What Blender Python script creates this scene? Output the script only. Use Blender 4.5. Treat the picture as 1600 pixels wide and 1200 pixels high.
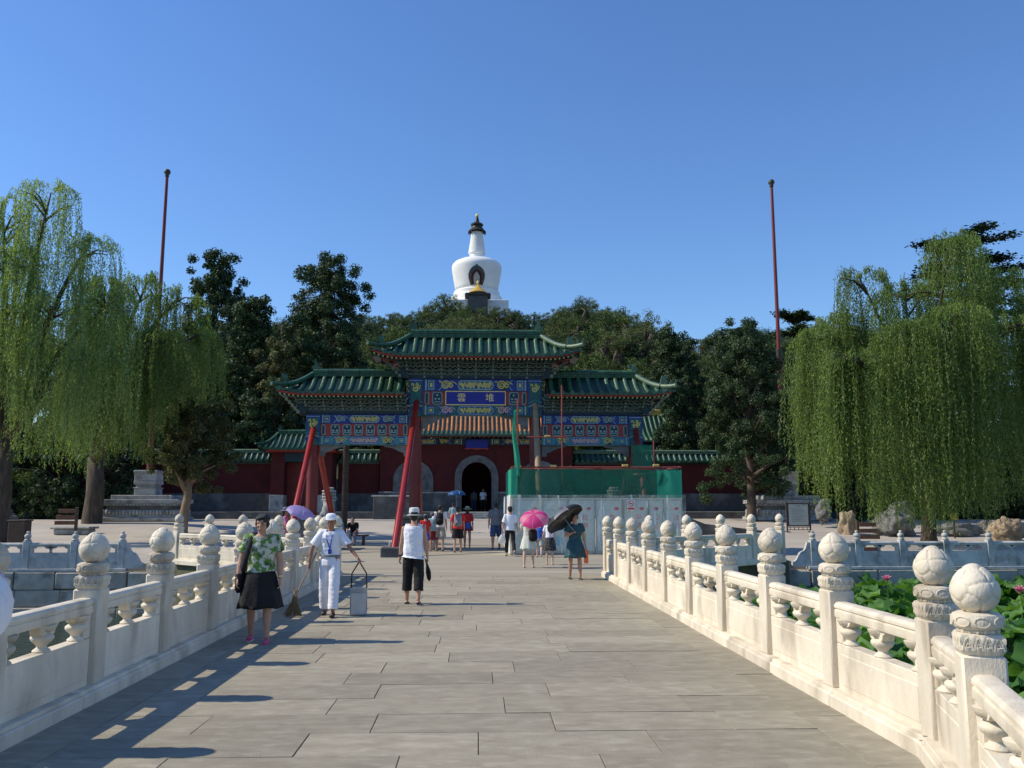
import bpy, bmesh, math, random
from mathutils import Vector, Matrix, noise
random.seed(7)
R = math.radians
for o in list(bpy.data.objects): bpy.data.objects.remove(o)
SC = bpy.context.scene
COL = SC.collection

# ------------------------------------------------------------------ camera
cam_d = bpy.data.cameras.new('camera'); cam = bpy.data.objects.new('camera', cam_d); COL.objects.link(cam)
cam_d.sensor_width = 36.0; cam_d.lens = 36.0*1340/1600; cam_d.clip_start = 0.05; cam_d.clip_end = 3000
cam.location = (0, 0, 1.65); cam.rotation_euler = (R(98.1), 0, R(-2.242))
SC.camera = cam
# ------------------------------------------------------------------ sky and sun
SUN_EL, SUN_AZ = 41.6, 2.0          # the sun stands over the left rail, 2 degrees beyond it
to_sun = Vector((-math.cos(R(SUN_EL))*math.cos(R(SUN_AZ)), math.cos(R(SUN_EL))*math.sin(R(SUN_AZ)), math.sin(R(SUN_EL))))
W = bpy.data.worlds.new('World'); SC.world = W; W.use_nodes = True
nt = W.node_tree; bg = nt.nodes['Background']
sky = nt.nodes.new('ShaderNodeTexSky'); sky.sky_type = 'NISHITA'; sky.sun_disc = False
sky.sun_elevation = R(SUN_EL); sky.sun_rotation = R(-90+SUN_AZ)
sky.air_density = 1.25; sky.dust_density = 0.0; sky.ozone_density = 8.0; sky.altitude = 50
hsv = nt.nodes.new('ShaderNodeHueSaturation'); hsv.inputs['Hue'].default_value = 0.507; hsv.inputs['Saturation'].default_value = 1.07
nt.links.new(sky.outputs[0], hsv.inputs['Color']); nt.links.new(hsv.outputs[0], bg.inputs[0]); bg.inputs[1].default_value = 0.145
sun_d = bpy.data.lights.new('sun', 'SUN'); sun_d.energy = 4.3; sun_d.angle = R(0.5); sun_d.color = (1.0, 0.90, 0.72)
sun = bpy.data.objects.new('sun', sun_d); COL.objects.link(sun)
sun.rotation_euler = (-to_sun).to_track_quat('-Z', 'Y').to_euler(); sun.location = (-40, 0, 60)
SC.view_settings.view_transform = 'Standard'; SC.view_settings.look = 'None'
SC.view_settings.exposure = 0.18; SC.view_settings.gamma = 1.0; SC.view_settings.use_curve_mapping = False
SC.cycles.max_bounces = 6; SC.cycles.transparent_max_bounces = 12
SC.cycles.use_denoising = True

# ------------------------------------------------------------------ materials
MT = {}
def _new(name):
    m = bpy.data.materials.new(name); m.use_nodes = True
    MT[name] = m
    return m, m.node_tree.nodes, m.node_tree.links, m.node_tree.nodes['Principled BSDF']
def pmat(name, c1, c2=None, scale=3.0, rough=0.75, bump=0.0, bscale=40.0, metal=0.0, rnd=0.0, stretch=(1,1,1), spec=0.4, c3=None, s3=0.6, coord='Object', detail=5.0, isl=0.0, lo=0.35, hi=0.68):
    """two-colour noise, an optional third stain colour, value jitter for each object (rnd) or island (isl), fine bump"""
    m, n, l, b = _new(name)
    b.inputs['Roughness'].default_value = rough; b.inputs['Metallic'].default_value = metal
    b.inputs['Specular IOR Level'].default_value = spec
    tc = n.new('ShaderNodeTexCoord'); mp = n.new('ShaderNodeMapping'); mp.inputs['Scale'].default_value = stretch
    if coord == 'World':
        g = n.new('ShaderNodeNewGeometry'); l.new(g.outputs['Position'], mp.inputs[0])
    else:
        l.new(tc.outputs[coord], mp.inputs[0])
    vec = mp.outputs[0]
    if rnd:
        oi = n.new('ShaderNodeObjectInfo'); ad = n.new('ShaderNodeVectorMath'); ad.operation = 'ADD'
        sc_ = n.new('ShaderNodeVectorMath'); sc_.operation = 'SCALE'; sc_.inputs[3].default_value = 37.0
        cx = n.new('ShaderNodeCombineXYZ'); l.new(oi.outputs['Random'], cx.inputs[0]); l.new(oi.outputs['Random'], cx.inputs[1])
        l.new(cx.outputs[0], sc_.inputs[0]); l.new(sc_.outputs[0], ad.inputs[1]); l.new(vec, ad.inputs[0]); vec = ad.outputs[0]
    c2 = c2 or c1
    nz = n.new('ShaderNodeTexNoise'); nz.inputs['Scale'].default_value = scale; nz.inputs['Detail'].default_value = detail
    nz.inputs['Roughness'].default_value = 0.62; l.new(vec, nz.inputs['Vector'])
    rp = n.new('ShaderNodeValToRGB'); rp.color_ramp.elements[0].position = lo; rp.color_ramp.elements[1].position = hi
    rp.color_ramp.elements[0].color = (*c1, 1); rp.color_ramp.elements[1].color = (*c2, 1)
    l.new(nz.outputs[0], rp.inputs[0]); out = rp.outputs[0]
    if c3:
        n3 = n.new('ShaderNodeTexNoise'); n3.inputs['Scale'].default_value = s3; n3.inputs['Detail'].default_value = 8; l.new(vec, n3.inputs['Vector'])
        r3 = n.new('ShaderNodeValToRGB'); r3.color_ramp.elements[0].position = 0.52; r3.color_ramp.elements[1].position = 0.70
        l.new(n3.outputs[0], r3.inputs[0])
        mx = n.new('ShaderNodeMixRGB'); mx.inputs[2].default_value = (*c3, 1); l.new(r3.outputs[0], mx.inputs[0]); l.new(out, mx.inputs[1]); out = mx.outputs[0]
    if rnd or isl:
        hs = n.new('ShaderNodeHueSaturation'); l.new(out, hs.inputs['Color'])
        mr = n.new('ShaderNodeMapRange'); k = rnd or isl
        mr.inputs[3].default_value = 1-k; mr.inputs[4].default_value = 1+k
        if isl:
            g2 = n.new('ShaderNodeNewGeometry'); l.new(g2.outputs['Random Per Island'], mr.inputs[0])
        else: l.new(oi.outputs['Random'], mr.inputs[0])
        l.new(mr.outputs[0], hs.inputs['Value']); out = hs.outputs[0]
    l.new(out, b.inputs['Base Color'])
    if bump:
        nb = n.new('ShaderNodeTexNoise'); nb.inputs['Scale'].default_value = bscale; nb.inputs['Detail'].default_value = 6; l.new(vec, nb.inputs['Vector'])
        bp = n.new('ShaderNodeBump'); bp.inputs['Strength'].default_value = bump; bp.inputs['Distance'].default_value = 0.02
        l.new(nb.outputs[0], bp.inputs['Height']); l.new(bp.outputs[0], b.inputs['Normal'])
    return m
def leafmat(name, c1, c2, trans=0.3, vary=0.35, tcol=None):
    m, n, l, b = _new(name)
    g = n.new('ShaderNodeNewGeometry'); mx = n.new('ShaderNodeMixRGB'); mx.inputs[1].default_value = (*c1, 1); mx.inputs[2].default_value = (*c2, 1)
    nz = n.new('ShaderNodeTexNoise'); nz.inputs['Scale'].default_value = 0.45; l.new(g.outputs['Position'], nz.inputs['Vector'])
    ad = n.new('ShaderNodeMath'); ad.operation = 'ADD'; l.new(nz.outputs[0], ad.inputs[0])
    ms = n.new('ShaderNodeMath'); ms.operation = 'MULTIPLY_ADD'; ms.inputs[1].default_value = vary*2; ms.inputs[2].default_value = -vary
    l.new(g.outputs['Random Per Island'], ms.inputs[0]); l.new(ms.outputs[0], ad.inputs[1]); ad.use_clamp = True
    l.new(ad.outputs[0], mx.inputs[0]); l.new(mx.outputs[0], b.inputs['Base Color'])
    b.inputs['Roughness'].default_value = 0.6; b.inputs['Specular IOR Level'].default_value = 0.25
    tr = n.new('ShaderNodeBsdfTranslucent'); ms2 = n.new('ShaderNodeMixShader'); ms2.inputs[0].default_value = trans
    gm = n.new('ShaderNodeMixRGB'); gm.blend_type = 'MULTIPLY'; gm.inputs[0].default_value = 1; gm.inputs[2].default_value = (*(tcol or (1.3, 1.35, 0.6)), 1)
    l.new(mx.outputs[0], gm.inputs[1]); l.new(gm.outputs[0], tr.inputs[0])
    l.new(b.outputs[0], ms2.inputs[1]); l.new(tr.outputs[0], ms2.inputs[2])
    l.new(ms2.outputs[0], n['Material Output'].inputs[0])
    return m
def glassy(name, col, alpha, rough=0.3, trans=0.0, noise_=0.0, nscale=6.0, glint=0.0):
    """thin see-through sheet: part transparent, part lit cloth"""
    m, n, l, b = _new(name)
    b.inputs['Base Color'].default_value = (*col, 1); b.inputs['Roughness'].default_value = rough
    tp = n.new('ShaderNodeBsdfTransparent'); mx = n.new('ShaderNodeMixShader'); mx.inputs[0].default_value = alpha
    first = b.outputs[0]
    if trans:
        tr = n.new('ShaderNodeBsdfTranslucent'); tr.inputs[0].default_value = (*col, 1)
        m2 = n.new('ShaderNodeMixShader'); m2.inputs[0].default_value = trans; l.new(b.outputs[0], m2.inputs[1]); l.new(tr.outputs[0], m2.inputs[2]); first = m2.outputs[0]
    if noise_:
        tc = n.new('ShaderNodeTexCoord'); nz = n.new('ShaderNodeTexNoise'); nz.inputs['Scale'].default_value = nscale; nz.inputs['Detail'].default_value = 6
        l.new(tc.outputs['Object'], nz.inputs['Vector']); mr = n.new('ShaderNodeMapRange'); mr.inputs[1].default_value = 0.4; mr.inputs[2].default_value = 0.7
        mr.inputs[3].default_value = alpha; mr.inputs[4].default_value = min(1, alpha+noise_); l.new(nz.outputs[0], mr.inputs[0]); fac = mr.outputs[0]
        if glint:      # crease highlights painted in as noise bands of denser white
            for ang, off in ((38, 0), (-32, 5)):
                mp = n.new('ShaderNodeMapping'); mp.inputs['Rotation'].default_value = (0, R(ang), 0); mp.inputs['Scale'].default_value = (3.4, 1, .35); mp.inputs['Location'].default_value = (off, 0, 0); l.new(tc.outputs['Object'], mp.inputs[0])
                n2 = n.new('ShaderNodeTexNoise'); n2.inputs['Scale'].default_value = 1.6; n2.inputs['Detail'].default_value = 3; l.new(mp.outputs[0], n2.inputs[0])
                m3 = n.new('ShaderNodeMapRange'); m3.inputs[1].default_value = .60; m3.inputs[2].default_value = .66; m3.inputs[4].default_value = glint; l.new(n2.outputs[0], m3.inputs[0])
                ad = n.new('ShaderNodeMath'); ad.operation = 'MAXIMUM'; l.new(fac, ad.inputs[0]); l.new(m3.outputs[0], ad.inputs[1]); fac = ad.outputs[0]
        l.new(fac, mx.inputs[0])
    l.new(tp.outputs[0], mx.inputs[1]); l.new(first, mx.inputs[2]); l.new(mx.outputs[0], n['Material Output'].inputs[0])
    return m

pmat('marble', (.60,.53,.41), (.76,.685,.55), 3.2, .66, .25, 70, c3=(.43,.37,.28), s3=2.6, rnd=.09, detail=10, stretch=(1,1,.45))
pmat('marble_grey', (.30,.30,.285), (.46,.455,.43), 3.0, .8, .5, 40, c3=(.17,.17,.155), s3=2.0, rnd=.12)
pmat('stone_dark', (.12,.12,.115), (.20,.20,.19), 2.5, .85, .4, 40, c3=(.08,.08,.075), s3=1.5, rnd=.1)
pmat('marble_shore', (.42,.41,.38), (.58,.565,.525), 3.0, .8, .5, 40, c3=(.24,.235,.21), s3=2.4, rnd=.1)
pmat('paving', (.285,.252,.185), (.38,.342,.255), 4.5, .82, .6, 130, c3=(.405,.37,.285), s3=6.0, rnd=.15, stretch=(.75,1.4,1), coord='World', detail=11)
pmat('paving_far', (.30,.265,.195), (.37,.33,.25), 0.7, .75, .2, 60, c3=(.39,.37,.29), s3=.5, coord='World', stretch=(.25,2.2,1))
pmat('joint_dirt', (.075,.07,.045), (.13,.13,.07), 3.0, .95, .5, 60)
pmat('ground', (.38,.335,.28), (.46,.41,.345), 0.35, .85, .2, 20, coord='World', c3=(.33,.30,.26), s3=.12)
pmat('hill_soil', (.03,.04,.02), (.06,.07,.035), .2, .95, .5, 2, coord='World')
pmat('rough_stone', (.34,.31,.25), (.52,.48,.40), 2.0, .9, .9, 14, c3=(.12,.11,.09), s3=1.2, rnd=.2)
pmat('brick_grey', (.075,.075,.072), (.12,.12,.115), 2.0, .85, .4, 30, c3=(.20,.195,.18), s3=.9)
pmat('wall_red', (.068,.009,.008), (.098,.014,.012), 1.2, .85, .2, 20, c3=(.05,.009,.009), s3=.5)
pmat('lacquer_red', (.26,.018,.014), (.33,.028,.02), 1.5, .22, .06, 12, spec=.6)
pmat('lacquer_worn', (.13,.016,.014), (.18,.026,.02), 2.0, .5, .2, 14)
pmat('raw_wood', (.28,.19,.11), (.36,.26,.16), 3.0, .7, .3, 20, stretch=(4,4,.5))
pmat('dark_wood', (.05,.03,.02), (.10,.065,.04), 3.0, .7, .3, 20, stretch=(1,1,6))
pmat('tile_green', (.018,.065,.030), (.045,.125,.066), 6.0, .42, .25, 40, spec=.35, c3=(.060,.105,.062), s3=3.0, rnd=.22)
pmat('tile_pan', (.005,.022,.014), (.010,.038,.024), 6.0, .35, .3, 30, spec=.5)
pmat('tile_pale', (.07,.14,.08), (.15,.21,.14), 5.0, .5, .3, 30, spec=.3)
pmat('tile_orange', (.36,.12,.02), (.52,.20,.04), 6.0, .35, .2, 40, spec=.5, rnd=.2, c3=(.10,.10,.10), s3=2.6)
pmat('tile_gold', (.55,.33,.04), (.65,.42,.08), 5.0, .3, .2, 30)
pmat('paint_blue', (.008,.022,.19), (.014,.035,.27), 6, .45)
pmat('plaque_blue', (.004,.008,.22), (.006,.012,.28), 4, .35)
pmat('paint_green', (.012,.10,.085), (.024,.14,.12), 6, .5)
pmat('paint_teal', (.035,.20,.20), (.06,.26,.26), 6, .5)
pmat('paint_light', (.22,.33,.34), (.30,.40,.40), 6, .5)
pmat('paint_gold', (.50,.42,.11), (.60,.52,.17), 8, .4, metal=.15)
pmat('paint_gilt', (.86,.66,.22), (.92,.74,.30), 8, .4, metal=.0)
pmat('paint_red', (.30,.03,.025), (.38,.05,.04), 6, .5)
pmat('paint_pink', (.55,.32,.30), (.62,.42,.40), 6, .5)
pmat('bracket_dark', (.012,.022,.05), (.018,.05,.045), 5, .6)
pmat('bracket_edge', (.13,.19,.16), (.21,.26,.21), 5, .6)
pmat('stupa_white', (.76,.76,.74), (.84,.84,.82), .25, .7, .1, 3, c3=(.66,.66,.64), s3=.12)
pmat('bronze', (.03,.03,.025), (.07,.065,.05), 1, .5, metal=.4)
pmat('niche_grey', (.05,.055,.05), (.10,.10,.09), 1.5, .6, .4, 4)
pmat('black_void', (.006,.006,.008), (.010,.010,.012), 1, .9)
pmat('bark', (.045,.035,.026), (.12,.09,.065), 6, .95, 1.0, 14, stretch=(1,1,.25))
pmat('bark_pale', (.20,.14,.09), (.30,.22,.15), 5, .95, .9, 14, stretch=(1,1,.25))
leafmat('leaf_willow', (.070,.135,.032), (.25,.33,.11), .45, .5)
leafmat('leaf_willow_pale', (.13,.215,.07), (.36,.45,.19), .48, .5)
leafmat('leaf_juniper', (.019,.045,.018), (.066,.105,.04), .15, .4)
leafmat('leaf_juniper_brown', (.055,.068,.022), (.12,.125,.046), .18, .4)
leafmat('leaf_hill', (.036,.066,.016), (.11,.16,.042), .2, .4)
leafmat('leaf_hill_pale', (.06,.09,.03), (.15,.18,.075), .25, .4)
leafmat('leaf_cedar', (.012,.03,.016), (.03,.055,.028), .1, .3)
leafmat('lotus_leaf', (.045,.135,.03), (.15,.29,.075), .35, .5, (1.2,1.4,.5))
leafmat('lotus_petal', (.75,.28,.40), (.85,.45,.55), .4, .3, (1.1,.8,.9))
pmat('stem_green', (.06,.12,.03), (.09,.16,.04), 5, .7)
pmat('twig', (.07,.085,.03), (.11,.12,.04), 5, .9)
pmat('skin', (.42,.235,.155), (.48,.275,.185), 7, .55, .05, 60)
pmat('skin_tan', (.30,.145,.085), (.36,.18,.11), 7, .5, .05, 60)
pmat('skin_pale', (.55,.36,.27), (.60,.40,.30), 7, .55)
pmat('hair_black', (.006,.005,.005), (.02,.017,.015), 30, .42, .6, 90, stretch=(3,3,.6))
pmat('lip', (.28,.08,.07), (.30,.09,.08), 6, .5)
pmat('eye_dark', (.012,.01,.01), (.02,.015,.012), 6, .3)
pmat('cloth_white', (.74,.75,.80), (.80,.81,.85), 5, .9, .25, 24)
pmat('cloth_black', (.008,.008,.009), (.016,.016,.018), 5, .9, .3, 24)
pmat('cloth_grey', (.15,.16,.19), (.20,.21,.24), 7, .9, .3, 30)
pmat('cloth_beige', (.50,.52,.45), (.60,.62,.54), 5, .9, .3, 30)
pmat('cloth_khaki', (.30,.29,.25), (.36,.35,.31), 5, .9, .3, 30)
pmat('cloth_denim', (.035,.07,.16), (.06,.10,.21), 12, .9, .3, 40)
pmat('cloth_red', (.48,.018,.02), (.56,.028,.03), 5, .85, .3, 30)
pmat('cloth_darkred', (.22,.02,.03), (.28,.03,.04), 5, .85, .3, 30)
pmat('cloth_lightblue', (.24,.38,.42), (.32,.46,.50), 5, .85, .3, 30)
pmat('cloth_blue', (.03,.09,.38), (.05,.13,.48), 5, .85, .3, 30)
pmat('cloth_pink', (.48,.10,.20), (.56,.16,.27), 4, .85, .3, 30)
pmat('cloth_teal', (.004,.045,.06), (.008,.07,.085), 9, .6, .4, 26, spec=.5)
pmat('cloth_speck', (.02,.02,.025), (.55,.55,.55), 42, .9, lo=.60, hi=.63)
pmat('floral', (.50,.50,.42), (.11,.22,.035), 15, .85, .3, 30, c3=(.03,.06,.03), s3=11.0, detail=2.5, lo=.46, hi=.53)
pmat('shoe_pink', (.60,.06,.16), (.66,.09,.2), 5, .6)
pmat('shoe_black', (.012,.012,.013), (.03,.03,.032), 5, .5)
pmat('rubber_white', (.6,.6,.58), (.68,.68,.66), 5, .6)
pmat('sandal', (.40,.28,.20), (.46,.33,.25), 5, .6)
pmat('straw', (.62,.52,.28), (.70,.60,.36), 30, .8, .5, 60)
pmat('yellow_cloth', (.60,.42,.06), (.68,.5,.1), 8, .8)
pmat('broom', (.20,.15,.07), (.33,.26,.13), 40, .95, .8, 80, stretch=(6,6,.6))
pmat('pan_metal', (.42,.43,.42), (.56,.57,.55), 4, .45, .2, 20, metal=.3)
pmat('pan_inside', (.10,.10,.095), (.16,.16,.15), 4, .6)
pmat('plastic_orange', (.80,.16,.05), (.86,.22,.09), 5, .5)
pmat('lanyard', (.02,.05,.35), (.03,.07,.45), 5, .6)
pmat('purple_cloth', (.30,.25,.52), (.38,.32,.60), 3, .7)
pmat('board_face', (.38,.44,.43), (.44,.50,.48), 2, .3)
pmat('board_print', (.16,.20,.20), (.26,.30,.30), 60, .5)
pmat('board_frame', (.045,.035,.032), (.07,.055,.05), 3, .5)
pmat('sign_wood', (.10,.045,.02), (.16,.075,.035), 4, .7, .4, 20, stretch=(1,4,4))
pmat('hoard_panel', (.42,.50,.44), (.52,.58,.52), 7, .5)
pmat('hoard_frame', (.28,.33,.28), (.36,.40,.34), 3, .5)
pmat('print_red', (.55,.05,.06), (.62,.08,.09), 3, .6)
pmat('print_grey', (.36,.40,.42), (.42,.46,.48), 30, .6)
pmat('print_blue', (.10,.32,.42), (.30,.55,.55), 14, .6)
pmat('print_green', (.15,.42,.12), (.35,.6,.25), 14, .6)
pmat('pipe_rust', (.20,.045,.035), (.28,.075,.05), 8, .6, .3, 30)
pmat('pipe_clamp', (.55,.36,.10), (.6,.42,.15), 8, .6)
pmat('taihu_rock', (.10,.10,.10), (.23,.225,.215), 2.5, .9, 1.0, 10, c3=(.10,.09,.09), s3=2.0)
pmat('taihu_tan', (.26,.20,.135), (.38,.30,.215), 2.5, .9, 1.0, 10, c3=(.20,.13,.08), s3=2.0)
pmat('wood_bench', (.10,.05,.03), (.15,.08,.05), 4, .6)
glassy('net_green', (.014,.20,.115), .72, .75, .45, .18, 3.0)
glassy('net_green_fold', (.035,.42,.26), .92, .7, .4, .1, 5.0)
glassy('plastic_sheet', (.80,.86,.82), .10, .18, .25, .25, 1.7, .72)
glassy('plastic_bag', (.75,.78,.78), .6, .3, .4, .2, 9)
def umb(name, col, t=.45):
    m, n, l, b = _new(name); b.inputs['Base Color'].default_value = (*col, 1); b.inputs['Roughness'].default_value = .55
    tr = n.new('ShaderNodeBsdfTranslucent'); tr.inputs[0].default_value = (*col, 1); mx = n.new('ShaderNodeMixShader'); mx.inputs[0].default_value = t
    l.new(b.outputs[0], mx.inputs[1]); l.new(tr.outputs[0], mx.inputs[2]); l.new(mx.outputs[0], n['Material Output'].inputs[0])
umb('umb_pink', (.80,.06,.30)); umb('umb_pinklight', (.85,.25,.42)); umb('umb_blue', (.01,.10,.30)); umb('umb_purple', (.40,.33,.68)); umb('umb_white', (.85,.83,.85), .3)
umb('umb_black', (.02,.02,.025), .02); umb('umb_stripe', (.10,.105,.14), .05)
# water
m, n, l, b = _new('water'); b.inputs['Base Color'].default_value = (.030,.042,.020,1); b.inputs['Roughness'].default_value = .06; b.inputs['IOR'].default_value = 1.33
tc = n.new('ShaderNodeNewGeometry'); mp = n.new('ShaderNodeMapping'); mp.inputs['Scale'].default_value = (1,2.2,1); l.new(tc.outputs['Position'], mp.inputs[0])
nz = n.new('ShaderNodeTexNoise'); nz.inputs['Scale'].default_value = 2.6; nz.inputs['Detail'].default_value = 4; l.new(mp.outputs[0], nz.inputs[0])
bp = n.new('ShaderNodeBump'); bp.inputs['Strength'].default_value = .45; bp.inputs['Distance'].default_value = .12; l.new(nz.outputs[0], bp.inputs['Height']); l.new(bp.outputs[0], b.inputs['Normal'])

# ------------------------------------------------------------------ mesh helpers
class MB:
    """collects vertices and faces; build() links them as ONE mesh object"""
    def __init__(s): s.v = []; s.f = []; s.m = []; s.mats = []; s.cur = 0
    def mat(s, name):
        if name not in s.mats: s.mats.append(name)
        s.cur = s.mats.index(name); return s
    def add(s, vs, fs):
        o = len(s.v); s.v += [tuple(v) for v in vs]; s.f += [tuple(i+o for i in f) for f in fs]; s.m += [s.cur]*len(fs)
    def box(s, x0, x1, y0, y1, z0, z1, bev=0.0, M=None):
        if bev > 0:
            b = min(bev, (x1-x0)*.45, (y1-y0)*.45, (z1-z0)*.45)
            vs = []
            for sx, sy, sz in [(a, c, d) for a in (0,1) for c in (0,1) for d in (0,1)]:
                X = (x0, x1)[sx]; Y = (y0, y1)[sy]; Z = (z0, z1)[sz]; ix = b*(1-2*sx); iy = b*(1-2*sy); iz = b*(1-2*sz)
                vs += [(X, Y+iy, Z+iz), (X+ix, Y, Z+iz), (X+ix, Y+iy, Z)]
            I = lambda a, c, d, k: ((a*2+c)*2+d)*3+k
            fs = []
            for a in (0,1):
                q = [I(a,0,0,0), I(a,1,0,0), I(a,1,1,0), I(a,0,1,0)]; fs.append(q[::-1] if a == 0 else q)
                q = [I(0,a,0,1), I(1,a,0,1), I(1,a,1,1), I(0,a,1,1)]; fs.append(q if a == 0 else q[::-1])
                q = [I(0,0,a,2), I(1,0,a,2), I(1,1,a,2), I(0,1,a,2)]; fs.append(q[::-1] if a == 0 else q)
            for a in (0,1):
                for c in (0,1):
                    q = [I(a,c,0,0), I(a,c,1,0), I(a,c,1,1), I(a,c,0,1)]; fs.append(q if (a == c) else q[::-1])
                    q = [I(a,0,c,0), I(a,1,c,0), I(a,1,c,2), I(a,0,c,2)]; fs.append(q[::-1] if (a == c) else q)
                    q = [I(0,a,c,1), I(1,a,c,1), I(1,a,c,2), I(0,a,c,2)]; fs.append(q if (a == c) else q[::-1])
                    for d in (0,1):
                        q = [I(a,c,d,0), I(a,c,d,1), I(a,c,d,2)]; fs.append(q if (a+c+d) % 2 == 0 else q[::-1])
        else:
            vs = [(x,y,z) for x in (x0,x1) for y in (y0,y1) for z in (z0,z1)]
            fs = [(0,1,3,2),(4,6,7,5),(0,4,5,1),(2,3,7,6),(0,2,6,4),(1,5,7,3)]
        if M is not None: vs = [M @ Vector(v) for v in vs]
        s.add(vs, fs); return s
    def tube(s, pts, rad, seg=10, caps=True, twist=0.0, up=None):
        """sweep; rad: list of r or (ra, rb); ra lies along 'side'"""
        pts = [Vector(p) for p in pts]; n = len(pts); vs = []; fs = []
        if not isinstance(rad, (list, tuple)): rad = [rad]*n
        side = None
        for i, p in enumerate(pts):
            t = (pts[min(i+1,n-1)]-pts[max(i-1,0)])
            t = t.normalized() if t.length > 1e-9 else Vector((0,0,1))
            if side is None:
                ref = Vector(up) if up else (Vector((1,0,0)) if abs(t.x) < .9 else Vector((0,1,0)))
                side = (ref - t*ref.dot(t)).normalized()
            else: 
                sd = side - t*side.dot(t); side = sd.normalized() if sd.length > 1e-6 else side
            oth = t.cross(side)
            ra, rb = rad[i] if isinstance(rad[i], (tuple, list)) else (rad[i], rad[i])
            for k in range(seg):
                a = 2*math.pi*k/seg + twist
                vs.append(p + side*(math.cos(a)*ra) + oth*(math.sin(a)*rb))
        for i in range(n-1):
            for k in range(seg):
                k2 = (k+1) % seg
                fs.append((i*seg+k, i*seg+k2, (i+1)*seg+k2, (i+1)*seg+k))
        if caps:
            fs.append(tuple(range(seg-1,-1,-1))); fs.append(tuple((n-1)*seg+k for k in range(seg)))
        s.add(vs, fs); return s
    def capsule(s, a, b, ra, rb, seg=10):
        a = Vector(a); b = Vector(b); d = (b-a).normalized() if (b-a).length > 1e-6 else Vector((0,0,1))
        pts = []; rr = []
        for k in range(4):
            t = math.pi/2*(k/4); pts.append(a - d*(ra*math.cos(t))); rr.append(max(.001, ra*math.sin(t)))
        pts += [a, b]; rr += [ra, rb]
        for k in range(1, 5):
            t = math.pi/2*(k/4); pts.append(b + d*(rb*math.sin(t))); rr.append(max(.001, rb*math.cos(t)))
        return s.tube(pts, rr, seg)
    def ell(s, c, r, seg=14, rings=9, M=None):
        c = Vector(c); vs = []; fs = []
        if not isinstance(r, (tuple, list)): r = (r, r, r)
        for i in range(1, rings):
            t = math.pi*i/rings
            for k in range(seg):
                a = 2*math.pi*k/seg; vs.append(Vector((r[0]*math.sin(t)*math.cos(a), r[1]*math.sin(t)*math.sin(a), r[2]*math.cos(t))))
        vs.append(Vector((0,0,r[2]))); vs.append(Vector((0,0,-r[2]))); T = len(vs)-2; B = T+1
        for i in range(rings-2):
            for k in range(seg):
                k2 = (k+1) % seg; fs.append((i*seg+k, (i+1)*seg+k, (i+1)*seg+k2, i*seg+k2))
        for k in range(seg):
            k2 = (k+1) % seg; fs.append((T, k, k2)); fs.append((B, (rings-2)*seg+k2, (rings-2)*seg+k))
        s.add([c + (M @ v if M is not None else v) for v in vs], fs); return s
    def lathe(s, prof, seg=20, c=(0,0,0), a0=0.0, a1=2*math.pi, fn=None):
        """prof: (r, z) from bottom to top"""
        full = abs(a1-a0-2*math.pi) < 1e-6; vs = []; fs = []; n = seg if full else seg+1
        for r, z in prof:
            for k in range(n):
                a = a0+(a1-a0)*k/seg; rr = r if fn is None else fn(r, z, a)
                vs.append((c[0]+rr*math.cos(a), c[1]+rr*math.sin(a), c[2]+z))
        for i in range(len(prof)-1):
            for k in range(seg):
                k2 = (k+1) % n; fs.append((i*n+k, i*n+k2, (i+1)*n+k2, (i+1)*n+k))
        if full:
            fs.append(tuple(range(n-1,-1,-1))); fs.append(tuple((len(prof)-1)*n+k for k in range(n)))
        s.add(vs, fs); return s
    def prism(s, poly, axis, t0, t1):
        """extrude a 2-D outline; axis 'y': poly is (x,z); 'x': (y,z); 'z': (x,y)"""
        n = len(poly); mk = {'y': lambda p, t: (p[0], t, p[1]), 'x': lambda p, t: (t, p[0], p[1]), 'z': lambda p, t: (p[0], p[1], t)}[axis]
        vs = [mk(p, t0) for p in poly]+[mk(p, t1) for p in poly]
        fs = [tuple(range(n)), tuple(range(2*n-1, n-1, -1))]+[(i, i+n, (i+1) % n+n, (i+1) % n) for i in range(n)]
        s.add(vs, fs); return s
    def plate(s, poly, y):
        """flat paint sheet facing -Y"""
        s.add([(p[0], y, p[1]) for p in poly], [tuple(range(len(poly)))]); return s
    def ribbon(s, pts, w, y):
        vs = []; n = len(pts)
        for i, p in enumerate(pts):
            a = pts[max(0,i-1)]; c = pts[min(n-1,i+1)]; dx, dz = c[0]-a[0], c[1]-a[1]; L = math.hypot(dx, dz) or 1
            vs += [(p[0]-dz/L*w, y, p[1]+dx/L*w), (p[0]+dz/L*w, y, p[1]-dx/L*w)]
        s.add(vs, [(2*i, 2*i+1, 2*i+3, 2*i+2) for i in range(n-1)]); return s
    def mesh(s, name, mats=None, smooth=False):
        me = bpy.data.meshes.new(name); me.from_pydata(s.v, [], s.f); 
        ms = [mats] if isinstance(mats, str) else (mats or s.mats)
        for x in ms: me.materials.append(MT[x])
        if len(ms) > 1 and mats is None: me.polygons.foreach_set('material_index', s.m)
        if smooth: me.polygons.foreach_set('use_smooth', [True]*len(me.polygons))
        me.validate(); me.update()
        if isinstance(smooth, float): me.set_sharp_from_angle(angle=R(smooth))
        return me
    def build(s, name, mats=None, parent=None, loc=None, smooth=False, rot=None, fixn=False):
        me = s.mesh(name, mats, smooth)
        if fixn:
            bm = bmesh.new(); bm.from_mesh(me); bmesh.ops.recalc_face_normals(bm, faces=bm.faces); bm.to_mesh(me); bm.free()
        return put(name, me, parent, loc, rot)
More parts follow.
